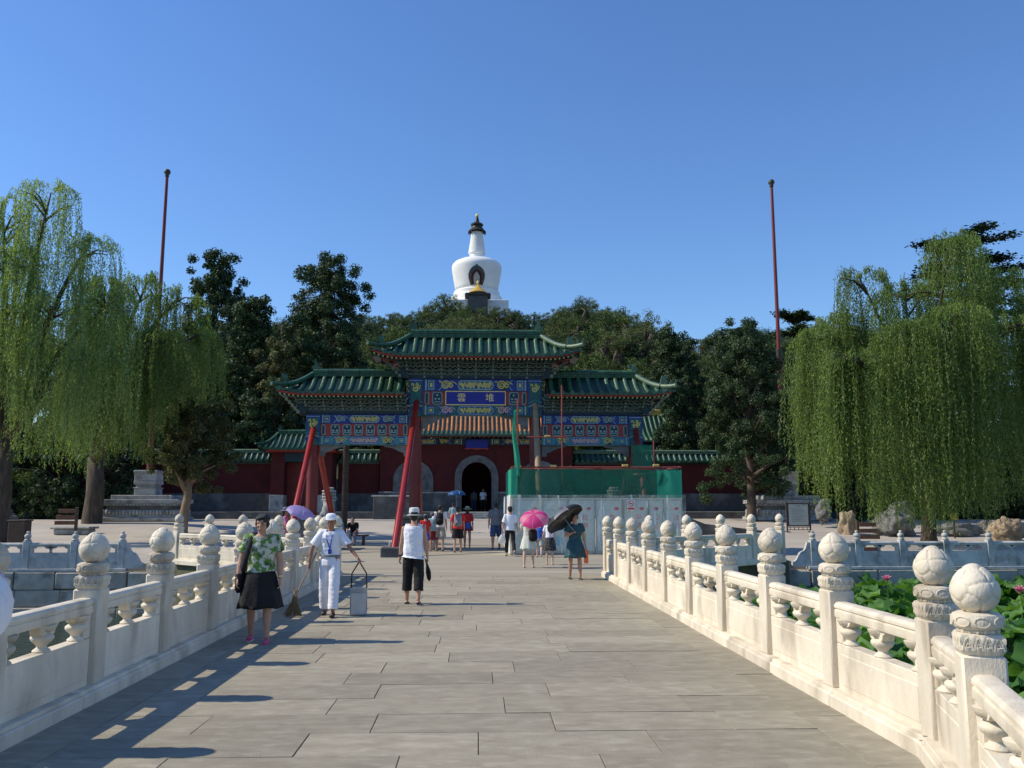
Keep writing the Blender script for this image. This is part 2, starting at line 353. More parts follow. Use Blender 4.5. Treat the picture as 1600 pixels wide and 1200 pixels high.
def put(name, me, parent=None, loc=None, rot=None, sc=None):
    o = bpy.data.objects.new(name, me); COL.objects.link(o)
    if parent is not None: o.parent = parent
    if loc is not None: o.location = loc
    if rot is not None: o.rotation_euler = rot
    if sc is not None: o.scale = sc if isinstance(sc, (tuple, list)) else (sc,)*3
    return o
def empty(name, loc=(0,0,0), rz=0.0):
    o = bpy.data.objects.new(name, None); COL.objects.link(o); o.location = loc; o.rotation_euler = (0,0,rz); o.empty_display_size = .2
    return o
def tag(o, label, cat, group=None):
    o['label'] = label; o['category'] = cat
    if group: o['group'] = group
    return o
def struct(o): o['kind'] = 'structure'; return o
def stuff(o): o['kind'] = 'stuff'; return o
def text(name, body, size, mat_, parent, loc, rot=(R(90),0,0), ext=.002, sx=1.0):
    c = bpy.data.curves.new(name, 'FONT'); c.body = body; c.size = size; c.extrude = ext; c.align_x = 'CENTER'; c.align_y = 'CENTER'
    c.materials.append(MT[mat_]); o = bpy.data.objects.new(name, c); COL.objects.link(o); o.parent = parent; o.location = loc; o.rotation_euler = rot; o.scale = (sx,1,1)
    return o
REMESH = []
def blob(mb, name, mat_, parent, voxel, smooth=4, loc=None):
    """a skin grown over overlapping volumes: one continuous surface"""
    me = mb.mesh(name, mat_); o = put(name, me, parent, loc)
    md = o.modifiers.new('r', 'REMESH'); md.mode = 'VOXEL'; md.voxel_size = voxel; md.use_smooth_shade = True
    if smooth:
        ms = o.modifiers.new('s', 'SMOOTH'); ms.factor = .5; ms.iterations = smooth
    REMESH.append(o); return o
# ================================================================== THE SETTING
def hg(x, y):
    """height of the plaza: level with the bridge in front of the archway, lower along the lake shore, rising to the temple wall"""
    if y < 45:
        side = min(1, max(0, (abs(x+.1)-9.9)/1.2)); s = min(1, max(0, (y-28.4)/8.0))
        return -0.36*side*(1-s)
    return 0.76*min(1, (y-45)/12)
def hill(x, y):
    g = 45*math.exp(-((x/100)**2+((y-245)/88)**2)) + 9*math.exp(-(((x-60)/60)**2+((y-150)/60)**2)) + 5*math.exp(-(((x+60)/60)**2+((y-160)/60)**2))
    return g*min(1, max(0, (y-72)/40))
xs = [-900,-300,-150,-100,-70,-50,-35,-25,-18,-14,-11.1,-10.0,-6,-2,2,6,9.8,10.9,14,18,25,35,50,70,100,150,300,900]
ys = [-600,-100,28.28,28.30,30,32,34,36.4,40,45,50,57,70,80,95,110,125,140,155,170,185,200,215,230,245,260,280,300,330,370,450,700,1500]
mb = MB(); vs = []
for y in ys:
    for x in xs: vs.append((x, y, -2.8 if y < 28.29 else (hg(x,y)+hill(x,y))))
nx = len(xs); mb.add(vs, [(j*nx+i, j*nx+i+1, (j+1)*nx+i+1, (j+1)*nx+i) for j in range(len(ys)-1) for i in range(nx-1)])
g = struct(mb.build('ground', 'ground')); g.data.materials.append(MT['hill_soil'])
for p in g.data.polygons:
    if p.center.y > 80: p.material_index = 1
mb = MB(); mb.add([(-900,-600,-1.65),(900,-600,-1.65),(900,28.27,-1.65),(-900,28.27,-1.65)], [(0,1,2,3)]); struct(mb.build('water', 'water'))

# bridge body and landing (solid masonry standing in the water), then its paving
XL, XR = -3.22, 2.93
KX, KY = XR, 5.75                       # where the near stretch of the bridge bends
def right_edge(y): return XR if y >= KY else XR-(KY-y)*.35
br = struct(empty('bridge', (0,0,0)))
mb = MB()
poly = [(-3.75,-8),(right_edge(-8)+.45,-8),(KX+.5,KY),(3.45,21.2),(9.7,26.9),(10.0,28.27),(-10.2,28.27),(-9.9,26.9),(-3.75,21.2)]
mb.prism(poly, 'z', -2.6, -.030); mb.build('bridge_body', 'joint_dirt', br, fixn=True)
mb = MB()   # masonry faces below the rails
mb.prism([(-3.78,-8),(-3.74,-8),(-3.74,21.2),(-3.78,21.2)], 'z', -2.6, -.04); mb.prism([(3.50,KY),(3.54,KY),(3.50,21.2),(3.46,21.2)], 'z', -2.6, -.04)
stuff(mb.build('side_masonry', 'rough_stone', br, fixn=True))
def slab(x0, x1, y0, y1, z=0.0, poly=None):
    mb = MB(); g = .0032; c = .002
    P = poly or [(x0,y0),(x1,y0),(x1,y1),(x0,y1)]
    cx = sum(p[0] for p in P)/len(P); cy = sum(p[1] for p in P)/len(P)
    def ins(d):
        out = []
        for px, py in P: out.append((px-d*(1 if px > cx else -1), py-d*(1 if py > cy else -1)))
        return out
    a = ins(g); b = ins(g+c); n = len(P); j = [random.uniform(-.0025,.0025) for _ in P]
    vs = [(p[0]-cx,p[1]-cy,-.045) for p in a]+[(p[0]-cx,p[1]-cy,-c+j[i]) for i, p in enumerate(a)]+[(p[0]-cx,p[1]-cy,j[i]) for i, p in enumerate(b)]
    fs = [tuple(2*n+i for i in range(n))]
    for k in (0, n): fs += [(k+i, k+(i+1) % n, k+n+(i+1) % n, k+n+i) for i in range(n)]
    mb.add(vs, fs); return mb.build('paving_slab', 'paving', br, (cx, cy, z+random.uniform(-.0015,.0015)))
rnd = random.Random(3)
y = 2.6; row = 0
BW = .37
while y < 21.0:
    d = .57*rnd.uniform(.96,1.05); x0 = XL+BW; xe = right_edge(y+d/2)-BW
    x = x0; first = rnd.uniform(.35,1.0) if row % 2 else rnd.uniform(1.1,1.7)
    L = first
    while x < xe-.05:
        x2 = x+L
        if xe-x2 < .35: x2 = xe
        slab(x, x2, y, min(y+d, 21.0)); x = x2; L = rnd.uniform(1.2,1.55)
    y += d; row += 1
# border stones along both rails
y = 2.6
while y < 21.0:
    d = rnd.uniform(1.3,1.75); y2 = min(y+d, 21.0)
    slab(XL-.08, XL+BW, y, y2)
    slab(0,0,0,0, poly=[(right_edge(y)-BW,y),(right_edge(y)+.08,y),(right_edge(y2)+.08,y2),(right_edge(y2)-BW,y2)])
    y = y2
mb = MB(); mb.prism([(XL-.08,-7.9),(right_edge(-7.9)+.08,-7.9),(right_edge(2.59)+.08,2.59),(XL-.08,2.59)], 'z', -.05, -.002); mb.build('near_paving', 'paving_far', br, fixn=True)
mb = MB(); mb.prism([(-3.35,21.005),(3.05,21.005),(9.2,26.7),(9.85,28.6),(-10.05,28.6),(-9.4,26.7)], 'z', -.06, -.002); mb.build('landing_paving', 'paving_far', br, fixn=True)
mb = MB(); vs = []
mb.add([(-5.5,28.6,.003),(5.3,28.6,.003),(5.3,45,.003),(-5.5,45,.003)], [(0,1,2,3)]); struct(mb.build('path', 'paving_far'))

# ------------------------------------------------------------------ carved marble balustrade
def egg_mesh():
    """lotus-bud finial: egg with carved, veined petals"""
    rows = [(.02,1,0),(.26,5,0),(.48,6,.5),(.72,6,0),(.95,5,.5)]; seeds = []
    rr = random.Random(5)
    for v, n, off in rows:
        for k in range(n):
            t = math.pi*(v+rr.uniform(-.03,.03)); a = 2*math.pi*(k+off+rr.uniform(-.12,.12))/n
            seeds.append(Vector((math.sin(t)*math.cos(a), math.sin(t)*math.sin(a), math.cos(t))))
    seg, rings = 84, 52; mb = MB(); vs = []; fs = []
    for i in range(rings+1):
        t = math.pi*i/rings
        for k in range(seg):
            a = 2*math.pi*k/seg; d = Vector((math.sin(t)*math.cos(a), math.sin(t)*math.sin(a), math.cos(t)))
            ds = sorted((d-s).length for s in seeds)[:2]; e = ds[1]-ds[0]
            gr = 1-.070*math.exp(-(e/.05)**2)+.012*min(1, e/.3)
            q = d*gr
            taper = 1-.06*max(0, d.z)
            vs.append((q.x*.127*taper, q.y*.127*taper, q.z*.130+max(0,d.z)**6*.016))
    for i in range(rings):
        for k in range(seg): fs.append((i*seg+k, (i+1)*seg+k, (i+1)*seg+(k+1) % seg, i*seg+(k+1) % seg))
    mb.add(vs, fs); return mb.mesh('finial', 'marble', True)
ME_EGG = egg_mesh()
def post_mesh():
    mb = MB(); mb.box(-.112,.112,-.112,.112,.13,.935,.012)
    # carved capital: petalled square-round block
    def sq(r, z, a): 
        c = max(abs(math.cos(a)), abs(math.sin(a))); base = r/(c**.75); return base*(1+(.09*abs(math.sin(a*8+(1.57 if z > .985 else 0)))-.06)*(1 if .94 < z < 1.04 else 0))
    mb.lathe([(.098,.930),(.110,.945),(.118,.960),(.122,.98),(.112,.986),(.119,1.0),(.121,1.025),(.112,1.044),(.094,1.05)], 72, fn=sq)
    mb.lathe([(.085,1.045),(.100,1.052),(.103,1.062),(.095,1.072)], 40, fn=lambda r,z,a: r*(1+.04*math.cos(a*16)))
    mb.lathe([(.105,1.068),(.124,1.080),(.131,1.100),(.131,1.125),(.122,1.148),(.10,1.158)], 40, fn=lambda r,z,a: r*(1+.035*abs(math.cos(a*4))-.015))
    # carved petals round the capital, beads on the neck, oval bosses on the disc
    for k in range(16):
        a0 = 2*math.pi*(k+.5)/16; w = .165
        for rad, z0, hh, rr_ in ((.121,.962,.066,.0062),(.121,.962,.040,.0045)):
            pts = []
            for i in range(7):
                t = i/6; a = a0+w*(2*t-1)*(1 if rr_ > .005 else .5); zz = z0+hh*math.sin(math.pi*t)**.7; q = sq(rad-.004, 1.2, a); pts.append((q*math.cos(a), q*math.sin(a), zz))
            mb.tube(pts, rr_, 5)
        q = .100; mb.ell((q*math.cos(a0), q*math.sin(a0), 1.060), .013, 6, 5)
    for k in range(8):
        a0 = 2*math.pi*k/8; pts = []
        for i in range(11):
            t = 2*math.pi*i/10; a = a0+.30*math.cos(t); pts.append((.132*math.cos(a), .132*math.sin(a), 1.112+.026*math.sin(t)))
        mb.tube(pts, .0048, 5)
    return mb.mesh('post', 'marble', 40.0)
ME_POST = post_mesh()
PL = 1.65-.224
def panel_mesh(L=PL):
    h = L/2; mb = MB()
    # lower board with a raised field
    mb.box(-h, h, -.062, .062, .13, .525, .006)
    mb.box(-h+.07, h-.07, -.068, .068, .19, .45, .010)
    # stiles
    for s in (-1, 1):
        a, b = sorted((s*h, s*(h-.115))); mb.box(a, b, -.060, .060, .527, .742, .008)
    # handrail: moulded profile, rounded top with side grooves
    prof = [(-.066,.735),(-.070,.742),(-.070,.795),(-.058,.801),(-.058,.810),(-.070,.816),(-.070,.836),(-.052,.858),(-.03,.864),(.03,.864),(.052,.858),(.070,.836),(.070,.816),(.058,.810),(.058,.801),(.070,.795),(.070,.742),(.066,.735)]
    mb.prism(prof, 'x', -h, h)
    # leaf brackets under the rail: scalloped
    for cx, w in ((-h+.115,.17),(0,.30),(h-.115,.17)):
        pts = []
        if cx == 0:
            for k in range(13):
                a = math.pi*k/12; r = w/2*(1+.12*math.cos(a*6)); pts.append((cx+math.cos(a)*r, .737-math.sin(a)*.085*(1+.15*math.cos(a*6))))
        else:
            s = 1 if cx < 0 else -1
            pts = [(cx-s*.005,.737)]+[(cx+s*w*(1-k/6), .737-.085*math.sin(math.pi/2*k/6)*(1+.15*math.cos(k*2.6))) for k in range(7)]+[(cx-s*.005,.65)]
        mb.prism(pts, 'y', -.048, .048)
    return mb.mesh('panel', 'marble', 35.0)
ME_PANEL = panel_mesh()
def vase_mesh():
    mb = MB()
    mb.lathe([(.050,.0),(.056,.012),(.050,.022),(.034,.035),(.030,.045),(.040,.062),(.062,.085),(.072,.105),(.070,.122),(.055,.136),(.042,.142),(.046,.150),(.062,.156)], 22)
    # lotus-leaf cup: flared, four-sided
    def sq(r, z, a): return r*(1+.10*math.cos(a*4))
    mb.lathe([(.045,.154),(.066,.160),(.080,.190),(.084,.205),(.060,.207)], 24, fn=sq)
    return mb.mesh('vase', 'marble', 50.0)
ME_VASE = vase_mesh()
def place_post(root, x, y, rz=0.0, z=0.0):
    p = put('post', ME_POST, root, (x,y,z), (0,0,rz)); put('finial', ME_EGG, p, (0,0,1.275), (0,0,random.uniform(0,6.28)))
def place_panel(root, p, q, z=0.0):
    dx, dy = q[0]-p[0], q[1]-p[1]; L = math.hypot(dx, dy); a = math.atan2(dy, dx)
    o = put('panel', ME_PANEL, root, ((p[0]+q[0])/2, (p[1]+q[1])/2, z), (0,0,a)); o.scale = ((L-.222)/PL,1,1)
    for vx in (-PL/2+.115+.03, 0, PL/2-.115-.03):
        put('vase', ME_VASE, o, (vx,0,.522), None, (1.28*PL/(L-.222),1.18,1.02))
def plinth(root, p, q, z=0.0):
    dx, dy = q[0]-p[0], q[1]-p[1]; L = math.hypot(dx, dy); a = math.atan2(dy, dx); n = max(1, round(L/1.5))
    for k in range(n):
        l0 = L*k/n; l1 = L*(k+1)/n-.004; mb = MB(); mb.box(l0-L/2, l1-L/2, -.175, .175, -.028, .105, .012); mb.box(l0-L/2, l1-L/2, -.145, .145, .100, .134, .006)
        mb.build('plinth_stone', 'marble', root, ((p[0]+q[0])/2, (p[1]+q[1])/2, z), False, (0,0,a))
PXL, PXR = XL-.175, XR+.175
DS = [7.87+1.65*k for k in range(-3, 9)]
def rail(label, pts, z=0.0, sink={}):
    root = tag(empty('bridge_balustrade', (pts[0][0], pts[0][1], z)), label, 'balustrade', 'carved marble balustrades of the bridge')
    lp = [(p[0]-pts[0][0], p[1]-pts[0][1]) for p in pts]
    for i, p in enumerate(lp):
        nxt = lp[min(i+1, len(lp)-1)]; prv = lp[max(i-1, 0)]
        place_post(root, p[0], p[1], math.atan2(nxt[1]-prv[1], nxt[0]-prv[0]), -sink.get(i, 0))
    for i, (p, q) in enumerate(zip(lp, lp[1:])): place_panel(root, p, q, -(sink.get(i, 0)+sink.get(i+1, 0))/2)
    # plinth courses under straight stretches
    i = 0
    while i < len(lp)-1:
        j = i+1
        while j < len(lp)-1 and abs(math.atan2(lp[j+1][1]-lp[j][1], lp[j+1][0]-lp[j][0])-math.atan2(lp[i+1][1]-lp[i][1], lp[i+1][0]-lp[i][0])) < .02: j += 1
        plinth(root, lp[i], lp[j]); i = j
    return root
left_pts = [(PXL, d) for d in DS]
rail('shaded cream marble balustrade along the left side of the bridge', left_pts)
dR = [5.85+1.65*k for k in range(0, 10)]
near = [(PXR-.35*(5.85-y)*1.0, y) for y in (5.85-1.65*.944*3, 5.85-1.65*.944*2, 5.85-1.65*.944)]
near = [(PXR-.345*(5.85-y), y) for y in (2.85, 3.85+.03, 4.80)]
near = [(2.775-.36*1.8, 4.80-1.8), (2.775, 4.80)]
rail('sunlit cream marble balustrade along the right side of the bridge', near+[(PXR, d) for d in dR], sink={0:.14, 1:.09, 2:.04})
fl = [(PXR+1.22*n, 20.7+1.1*n) for n in range(0, 6)]
fl2 = [(PXL-1.22*n, 21.07+1.1*n) for n in (0,.42,1.42,2.42,3.42,4.42)]
rail('cream marble balustrade splaying out to the right from the far end of the bridge', fl[1:])
rail('grey-cream marble balustrade splaying out to the left from the far end of the bridge', fl2[1:])

# ------------------------------------------------------------------ grey shore balustrades and stone embankment
def shore_post():
    mb = MB(); mb.box(-.10,.10,-.10,.10,0,.86,.012); mb.lathe([(.085,.86),(.105,.875),(.105,.905),(.075,.925),(.065,.94),(.085,.955),(.098,.985),(.102,1.02),(.09,1.055),(.065,1.075),(.035,1.085),(.035,1.10),(.05,1.11),(.055,1.13),(.04,1.155),(.01,1.165)], 18)
    return mb.mesh('post', 'marble_shore', 40.0)
def shore_panel(L=1.27):
    h = L/2; mb = MB(); mb.box(-h,h,-.06,.06,.02,.50,.008); mb.box(-h+.09,h-.09,-.066,.066,.08,.44,.01)
    for s in (-1,1):
        a, b = sorted((s*h, s*(h-.10))); mb.box(a,b,-.058,.058,.502,.70,.006)
    mb.prism([(-.07,.69),(-.08,.71),(-.08,.76),(-.05,.80),(0,.81),(.05,.80),(.08,.76),(.08,.71),(.07,.69)], 'x', -h, h)
    for cx, w in ((-h+.1,.20),(-.06,.24),(.06,.24),(h-.1,.20)):
        mb.prism([(cx+w/2*math.cos(math.pi*k/8), .692-.075*math.sin(math.pi*k/8)) for k in range(9)], 'y', -.05, .05)
    mb.lathe([(.04,.50),(.055,.52),(.03,.55),(.055,.60),(.05,.63),(.02,.645)], 12)
    return mb.mesh('panel', 'marble_shore', 35.0)
ME_SP, ME_SN = shore_post(), shore_panel()
def shore(sign, x0, n, label):
    z = -.36; root = tag(empty('shore_balustrade', (x0, 28.0, z)), label, 'balustrade', 'grey stone balustrades along the lake shore')
    for k in range(n):
        put('post', ME_SP, root, (sign*1.47*k, 0, .06))
        if k: put('panel', ME_SN, root, (sign*1.47*(k-.5), 0, .06))
    a, b = sorted((-.2*sign, sign*1.47*(n-.6))); mb = MB(); mb.box(a, b, -.15, .15, -.02, .07, .01); mb.build('base_course', 'marble_shore', root)
    # drum stone closing the stair-side end
    mb = MB(); pts = [(-.0*sign,0),(-.0*sign,.78)]+[(-sign*(.10+.5*k/8), .78-.62*(k/8)**.7-.05*math.sin(k*1.2)) for k in range(9)]+[(-sign*.62,0)]
    mb.prism(pts, 'y', -.07, .07); mb.build('drum_stone', 'marble_shore', root, (-sign*.1,0,.06), fixn=True)
    return root
shore(1, 10.9, 11, 'grey weathered stone balustrade along the lake shore beyond the lotus pond')
shore(-1, -11.22, 11, 'grey weathered stone balustrade along the lake shore left of the bridge, above open water')
def embank(sign, x0, x1, label):
    root = tag(empty('embankment_wall', (x0, 28.0, -1.9)), label, 'stone wall'); rr = random.Random(11)
    for r_, (z0, z1) in enumerate(((0,.45),(.45,.98),(.98,1.52))):
        x = -rr.uniform(0,.6)
        while x < abs(x1-x0):
            w = rr.uniform(.8,1.6); mb = MB(); t = rr.uniform(0,.05)
            mb.box(0, w-.02, -.16-t-(.10 if r_ < 1 else 0), .29, z0, z1-.02, rr.uniform(.015,.04))
            vs = mb.v; mb.v = [(a+rr.uniform(-.012,.012), b_+rr.uniform(-.012,.012) if b_ < 0 else b_, c+rr.uniform(-.012,.008)) for a, b_, c in vs]
            mb.build('stone', 'rough_stone', root, ((x if sign > 0 else -x-w), 0, 0)); x += w
    return root
embank(-1, -10.2, -27, 'rough stone block embankment rising from the water left of the bridge')
embank(1, 10.0, 27, 'dark stone block embankment behind the lotus leaves')
for s in (-1, 1):   # wing walls from the bridge end to the shore
    p, q = ((PXL-.2,21.0),(-10.1,27.9)) if s < 0 else ((PXR+.2,20.9),(9.95,27.9))
    root = tag(empty('wing_wall', (p[0],p[1],-1.9)), 'stone wing wall under the %s splayed balustrade at the bridge end' % ('left' if s < 0 else 'right'), 'stone wall')
    L = math.hypot(q[0]-p[0], q[1]-p[1]); a = math.atan2(q[1]-p[1], q[0]-p[0]); root.rotation_euler = (0,0,a)
    for r_ in range(3):
        x = -.4*(r_ % 2)
        while x < L-.3:
            w = min(random.uniform(.9,1.5), L-x); mb = MB(); mb.box(max(0,x), x+w-.02, -.14, .1, r_*.6, r_*.6+.585, .025); mb.build('stone', 'rough_stone', root); x += w

# ------------------------------------------------------------------ lotus
def lotus_leaf(seed):
    rr = random.Random(seed); mb = MB(); n = 18; vs = [(0,0,-.05)]; fs = []
    ph = rr.uniform(0,6); dp = rr.uniform(.02,.12)
    for ri, r_ in enumerate((.12,.24,.33)):
        for k in range(n):
            a = 2*math.pi*k/n; rad = r_*(1+.09*math.sin(3*a+ph)+.05*math.sin(7*a+ph*2))
            z = -.05+dp*(r_/.33)**1.5+ (r_/.33)**2*.06*math.sin(4*a+ph)+(r_/.33)**2*.045*math.sin(7*a+2*ph)
            vs.append((rad*math.cos(a), rad*math.sin(a), z))
    fs += [(0,1+k,1+(k+1) % n) for k in range(n)]
    for ri in range(2):
        b = 1+ri*n; fs += [(b+k, b+n+k, b+n+(k+1) % n, b+(k+1) % n) for k in range(n)]
    mb.add(vs, fs); return mb
LM = [lotus_leaf(s).mesh('leaf', 'lotus_leaf', True) for s in range(6)]
lot = tag(empty('lotus_patch', (8, 12, -1.65)), 'dense patch of broad green lotus leaves with pink flowers right of the bridge', 'lotus')
rr = random.Random(21); leaves = []
for _ in range(4600):
    x = rr.uniform(3.9, 30); y = rr.uniform(1.5, 27.3)
    if x < 3.9 or (y > 20 and x < 4.2+1.12*(y-20.5)+.8): continue
    z = -1.65+rr.uniform(.40,1.15)+.25*noise.noise(Vector((x*.4,y*.4,0)))
    leaves.append((x*x+y*y, x, y, z, rr.uniform(.55,1.15), (rr.gauss(0,.26), rr.gauss(0,.22), rr.uniform(0,6.28)), rr.randrange(6)))
leaves.sort(); rest = MB()
for i, (_, x, y, z, s, ro, k) in enumerate(leaves):
    if i < 280: put('leaf', LM[k], lot, (x-8, y-12, z+1.65), ro, s)
    else:
        M = Matrix.Translation((x-8,y-12,z+1.65)) @ Matrix.Rotation(ro[0],4,'X') @ Matrix.Rotation(ro[1],4,'Y') @ Matrix.Rotation(ro[2],4,'Z') @ Matrix.Scale(s,4)
        me = LM[k]; rest.add([M @ v.co for v in me.vertices], [tuple(p.vertices) for p in me.polygons])
stuff(rest.build('far_leaves', 'lotus_leaf', lot, smooth=True))
st = MB()
for (_, x, y, z, s, ro, k) in leaves: st.tube([(x-8,y-12,-.2),(x-8+rr.uniform(-.05,.05),y-12,(z+1.65)*.6),(x-8,y-12,z+1.62-.05)], .012, 4, False)
stuff(st.build('stems', 'stem_green', lot))
def petal(mb, a, tilt, L):
    M = Matrix.Rotation(a,4,'Z') @ Matrix.Rotation(tilt,4,'Y'); pts = []
    for i in range(5):
        t = i/4; w = .045*math.sin(math.pi*min(1,t*.85+.12)); 
        for k in (-1,0,1): pts.append(M @ Vector((.012*abs(k)-.02*math.sin(t*3), k*w, t*L)))
    mb.add(pts, [(i*3+k, i*3+k+1, i*3+k+4, i*3+k+3) for i in range(4) for k in range(2)])
for (x, y, z, s) in ((7.65,14.5,-.42,1.2),(6.15,11.6,-.50,1.35),(12.0,19.0,-.25,1.2),(9.6,9.6,-.35,1.2),(12.9,15.5,-.3,1.1),(5.6,13.5,-.5,1.0),(10.2,21.5,-.2,1.1)):
    f = MB()
    for k in range(9): petal(f, k*6.28/9, .75+.1*(k % 2), .15)
    for k in range(6): petal(f, k*6.28/6+.3, .35, .14)
    o = f.build('flower', 'lotus_petal', lot, (x-8,y-12,z+1.65), True); o.scale = (s,)*3
    p = MB(); p.lathe([(.012,-.02),(.03,.03),(.035,.04)], 10); p.build('seed_head', 'tile_gold', o)
    q = MB(); q.tube([(0,0,-(z+1.5)),(.02,0,-.02)], .010, 5); q.build('stem', 'stem_green', o)
# ================================================================== BUILDINGS
def tiled_roof(parent, cx, cy, Lr, Le, D, zr, ze, lift, hips=(True,True), step=.355, r=.082, main='tile_green', rim=None, ridge_mat='tile_green', ridge_h=.22, back=True, sunlit_hip=False, seg=7, beasts=3, drop=True):
    """hipped roof with its long side to -Y: deck, every barrel-tile row, ridges, hip ridges and ornaments as parts of parent.
    Lr, Le: (left, right) half lengths of ridge and eave"""
    dz = zr-ze
    g = lambda t: t-.16*math.sin(math.pi*t)
    def cl(x):
        s = 1 if x > 0 else 0; le = Le[s]
        return 0 if not hips[s] else max(0, (abs(x)-(le-1.25))/1.25)**2
    def tmax(x):
        s = 1 if x > 0 else 0
        return 1 if (not hips[s] or abs(x) <= Lr[s]) else 1-(abs(x)-Lr[s])/(Le[s]-Lr[s])
    def S(x, t, side): return Vector((x, side*D*(1-t)*(1+.03*cl(x)), ze+dz*g(t)+lift*cl(x)*(1-t)))
    deck = MB()
    for side in ((-1,1) if back else (-1,)):
        nxs = 28; xs_ = [-Le[0]+(Le[0]+Le[1])*i/nxs for i in range(nxs+1)]; vs = []
        for x in xs_:
            for j in range(7): vs.append(S(x, tmax(x)*j/6, side)-Vector((0,0,.03)))
        deck.add(vs, [(i*7+j, (i+1)*7+j, (i+1)*7+j+1, i*7+j+1) if side < 0 else (i*7+j, i*7+j+1, (i+1)*7+j+1, (i+1)*7+j) for i in range(nxs) for j in range(6)])
    def E_(sg, y, t):
        s = 1 if sg > 0 else 0; c = max(0, (abs(y)-(D-1.0))/1.0)**2 if D > 1 else (abs(y)/D)**4
        return Vector((sg*(Le[s]-(Le[s]-Lr[s])*t), y, ze+dz*g(t)+lift*c*(1-t)))
    for s, sg in ((0,-1),(1,1)):
        if hips[s]:
            vs = []; 
            for i in range(9):
                y = -D+2*D*i/8
                for j in range(5): vs.append(E_(sg, y, (1-abs(y)/D)*j/4)-Vector((0,0,.03)))
            deck.add(vs, [(i*5+j, (i+1)*5+j, (i+1)*5+j+1, i*5+j+1) for i in range(8) for j in range(4)])
        else:
            x = sg*Le[s]; pts = [S(x, j/6, -1) for j in range(7)]+[S(x, j/6, 1) for j in range(5,-1,-1)]
            deck.add(pts+[p-Vector((sg*.0,0,.25)) for p in pts], [(i, i+1, i+14, i+13) for i in range(12)])
    # underside (boards)
    deck.mat('tile_pan'); dk = deck.build('roof_deck', 'tile_pan', parent, (cx,cy,0))
    def row(path, cross):
        """half-round tiles, each lapping the next, round end disc at the eave"""
        mb = MB(); n = len(path); vs = []; fs = []; K = 7; rings = []
        for i in range(n-1):
            for (p, rr) in ((path[i], r*1.06), (path[i].lerp(path[i+1], .94), r*.93)): rings.append((p, rr))
        for p, rr in rings:
            for k in range(K):
                a = math.pi*k/(K-1); vs.append(p+cross*(math.cos(a)*rr)+Vector((0,0,math.sin(a)*rr*1.12-.02)))
        fs += [(i*K+k, i*K+k+1, (i+1)*K+k+1, (i+1)*K+k) for i in range(len(rings)-1) for k in range(K-1)]
        mb.add(vs, fs)
        p = path[0]; out = (path[0]-path[1]).normalized(); vs = [p+out*.01+Vector((0,0,-.005))]
        for k in range(10):
            a = 2*math.pi*k/10; vs.append(p+out*.012+cross*(math.cos(a)*r*1.12)+Vector((0,0,math.sin(a)*r*1.12-.005)))
        mb.add(vs, [(0,1+k,1+(k+1) % 10) for k in range(10)])
        if drop:  # drip tile beside it
            c0 = p+cross*(step/2); w = step*.32
            mb.add([c0+out*.01-cross*w+Vector((0,0,.0)), c0+out*.01-cross*w*.7+Vector((0,0,-.06)), c0+out*.02+Vector((0,0,-.10)), c0+out*.01+cross*w*.7+Vector((0,0,-.06)), c0+out*.01+cross*w+Vector((0,0,.0))], [(0,1,2,3,4)])
        return mb
    for side in ((-1,1) if back else (-1,)):
        tot = Le[0]+Le[1]; n = int(tot/step); cache = {}
        for i in range(n):
            x = -Le[0]+step/2+i*(tot-step)/(n-1) if n > 1 else 0
            tm = tmax(x)
            if tm < .1: continue
            ns = max(3, int(seg*tm+.5)); 
            path = [S(x, tm*j/ns, side) for j in range(ns+1)]
            col = main
            if rim and (tm < .999 or i < 3 or i > n-4): col = rim
            base = path[0].copy(); key = (round(tm,3) == 1 and cl(x) == 0, col)
            if key[0] and key in cache: me = cache[key]
            else:
                me = row([p-base for p in path], Vector((1,0,0))).mesh('tile_row', col, 50.0)
                if rim and col == main:
                    me.materials.append(MT[rim])
                    for p in me.polygons:
                        if (p.center.z < dz*.12): p.material_index = 1
                if key[0]: cache[key] = me
            put('tile_row', me, parent, (cx+base.x, cy+base.y, base.z))
    for s, sg in ((0,-1),(1,1)):
        if not hips[s]: continue
        n = int(2*D/step)
        for i in range(n):
            y = -D+step/2+i*(2*D-step)/(n-1); tm = 1-abs(y)/D
            if tm < .12: continue
            ns = max(2, int(seg*tm+.5)); path = [E_(sg, y, tm*j/ns) for j in range(ns+1)]; base = path[0].copy()
            put('tile_row', row([p-base for p in path], Vector((0,1,0))).mesh('tile_row', rim or main, 50.0), parent, (cx+base.x, cy+base.y, base.z))
    # main ridge: moulded course
    h = ridge_h; prof = [(-.12,-.06),(-.13,0),(-.10,.03),(-.10,h*.45),(-.125,h*.5),(-.10,h*.58),(-.10,h*.9),(-.12,h),(-.07,h+.06),(0,h+.085),(.07,h+.06),(.12,h),(.10,h*.9),(.10,h*.58),(.125,h*.5),(.10,h*.45),(.10,.03),(.13,0),(.12,-.06)]
    x0, x1 = -Lr[0] if hips[0] else -Le[0], Lr[1] if hips[1] else Le[1]
    nb = max(3, round((x1-x0)/.62))
    for k in range(nb):
        mb = MB(); a = x0+(x1-x0)*k/nb; b = x0+(x1-x0)*(k+1)/nb; mb.prism(prof, 'x', a+.006, b-.006); mb.build('ridge_tile', ridge_mat, parent, (cx,cy,zr), fixn=True)
    # dragon-fish ornaments at the ridge ends
    fish = [(0,0),(.0,.42),(-.10,.62),(-.22,.66),(-.16,.52),(-.10,.46),(.02,.55),(.16,.74),(.30,.70),(.22,.60),(.30,.44),(.38,.50),(.40,.30),(.30,.22),(.34,0)]
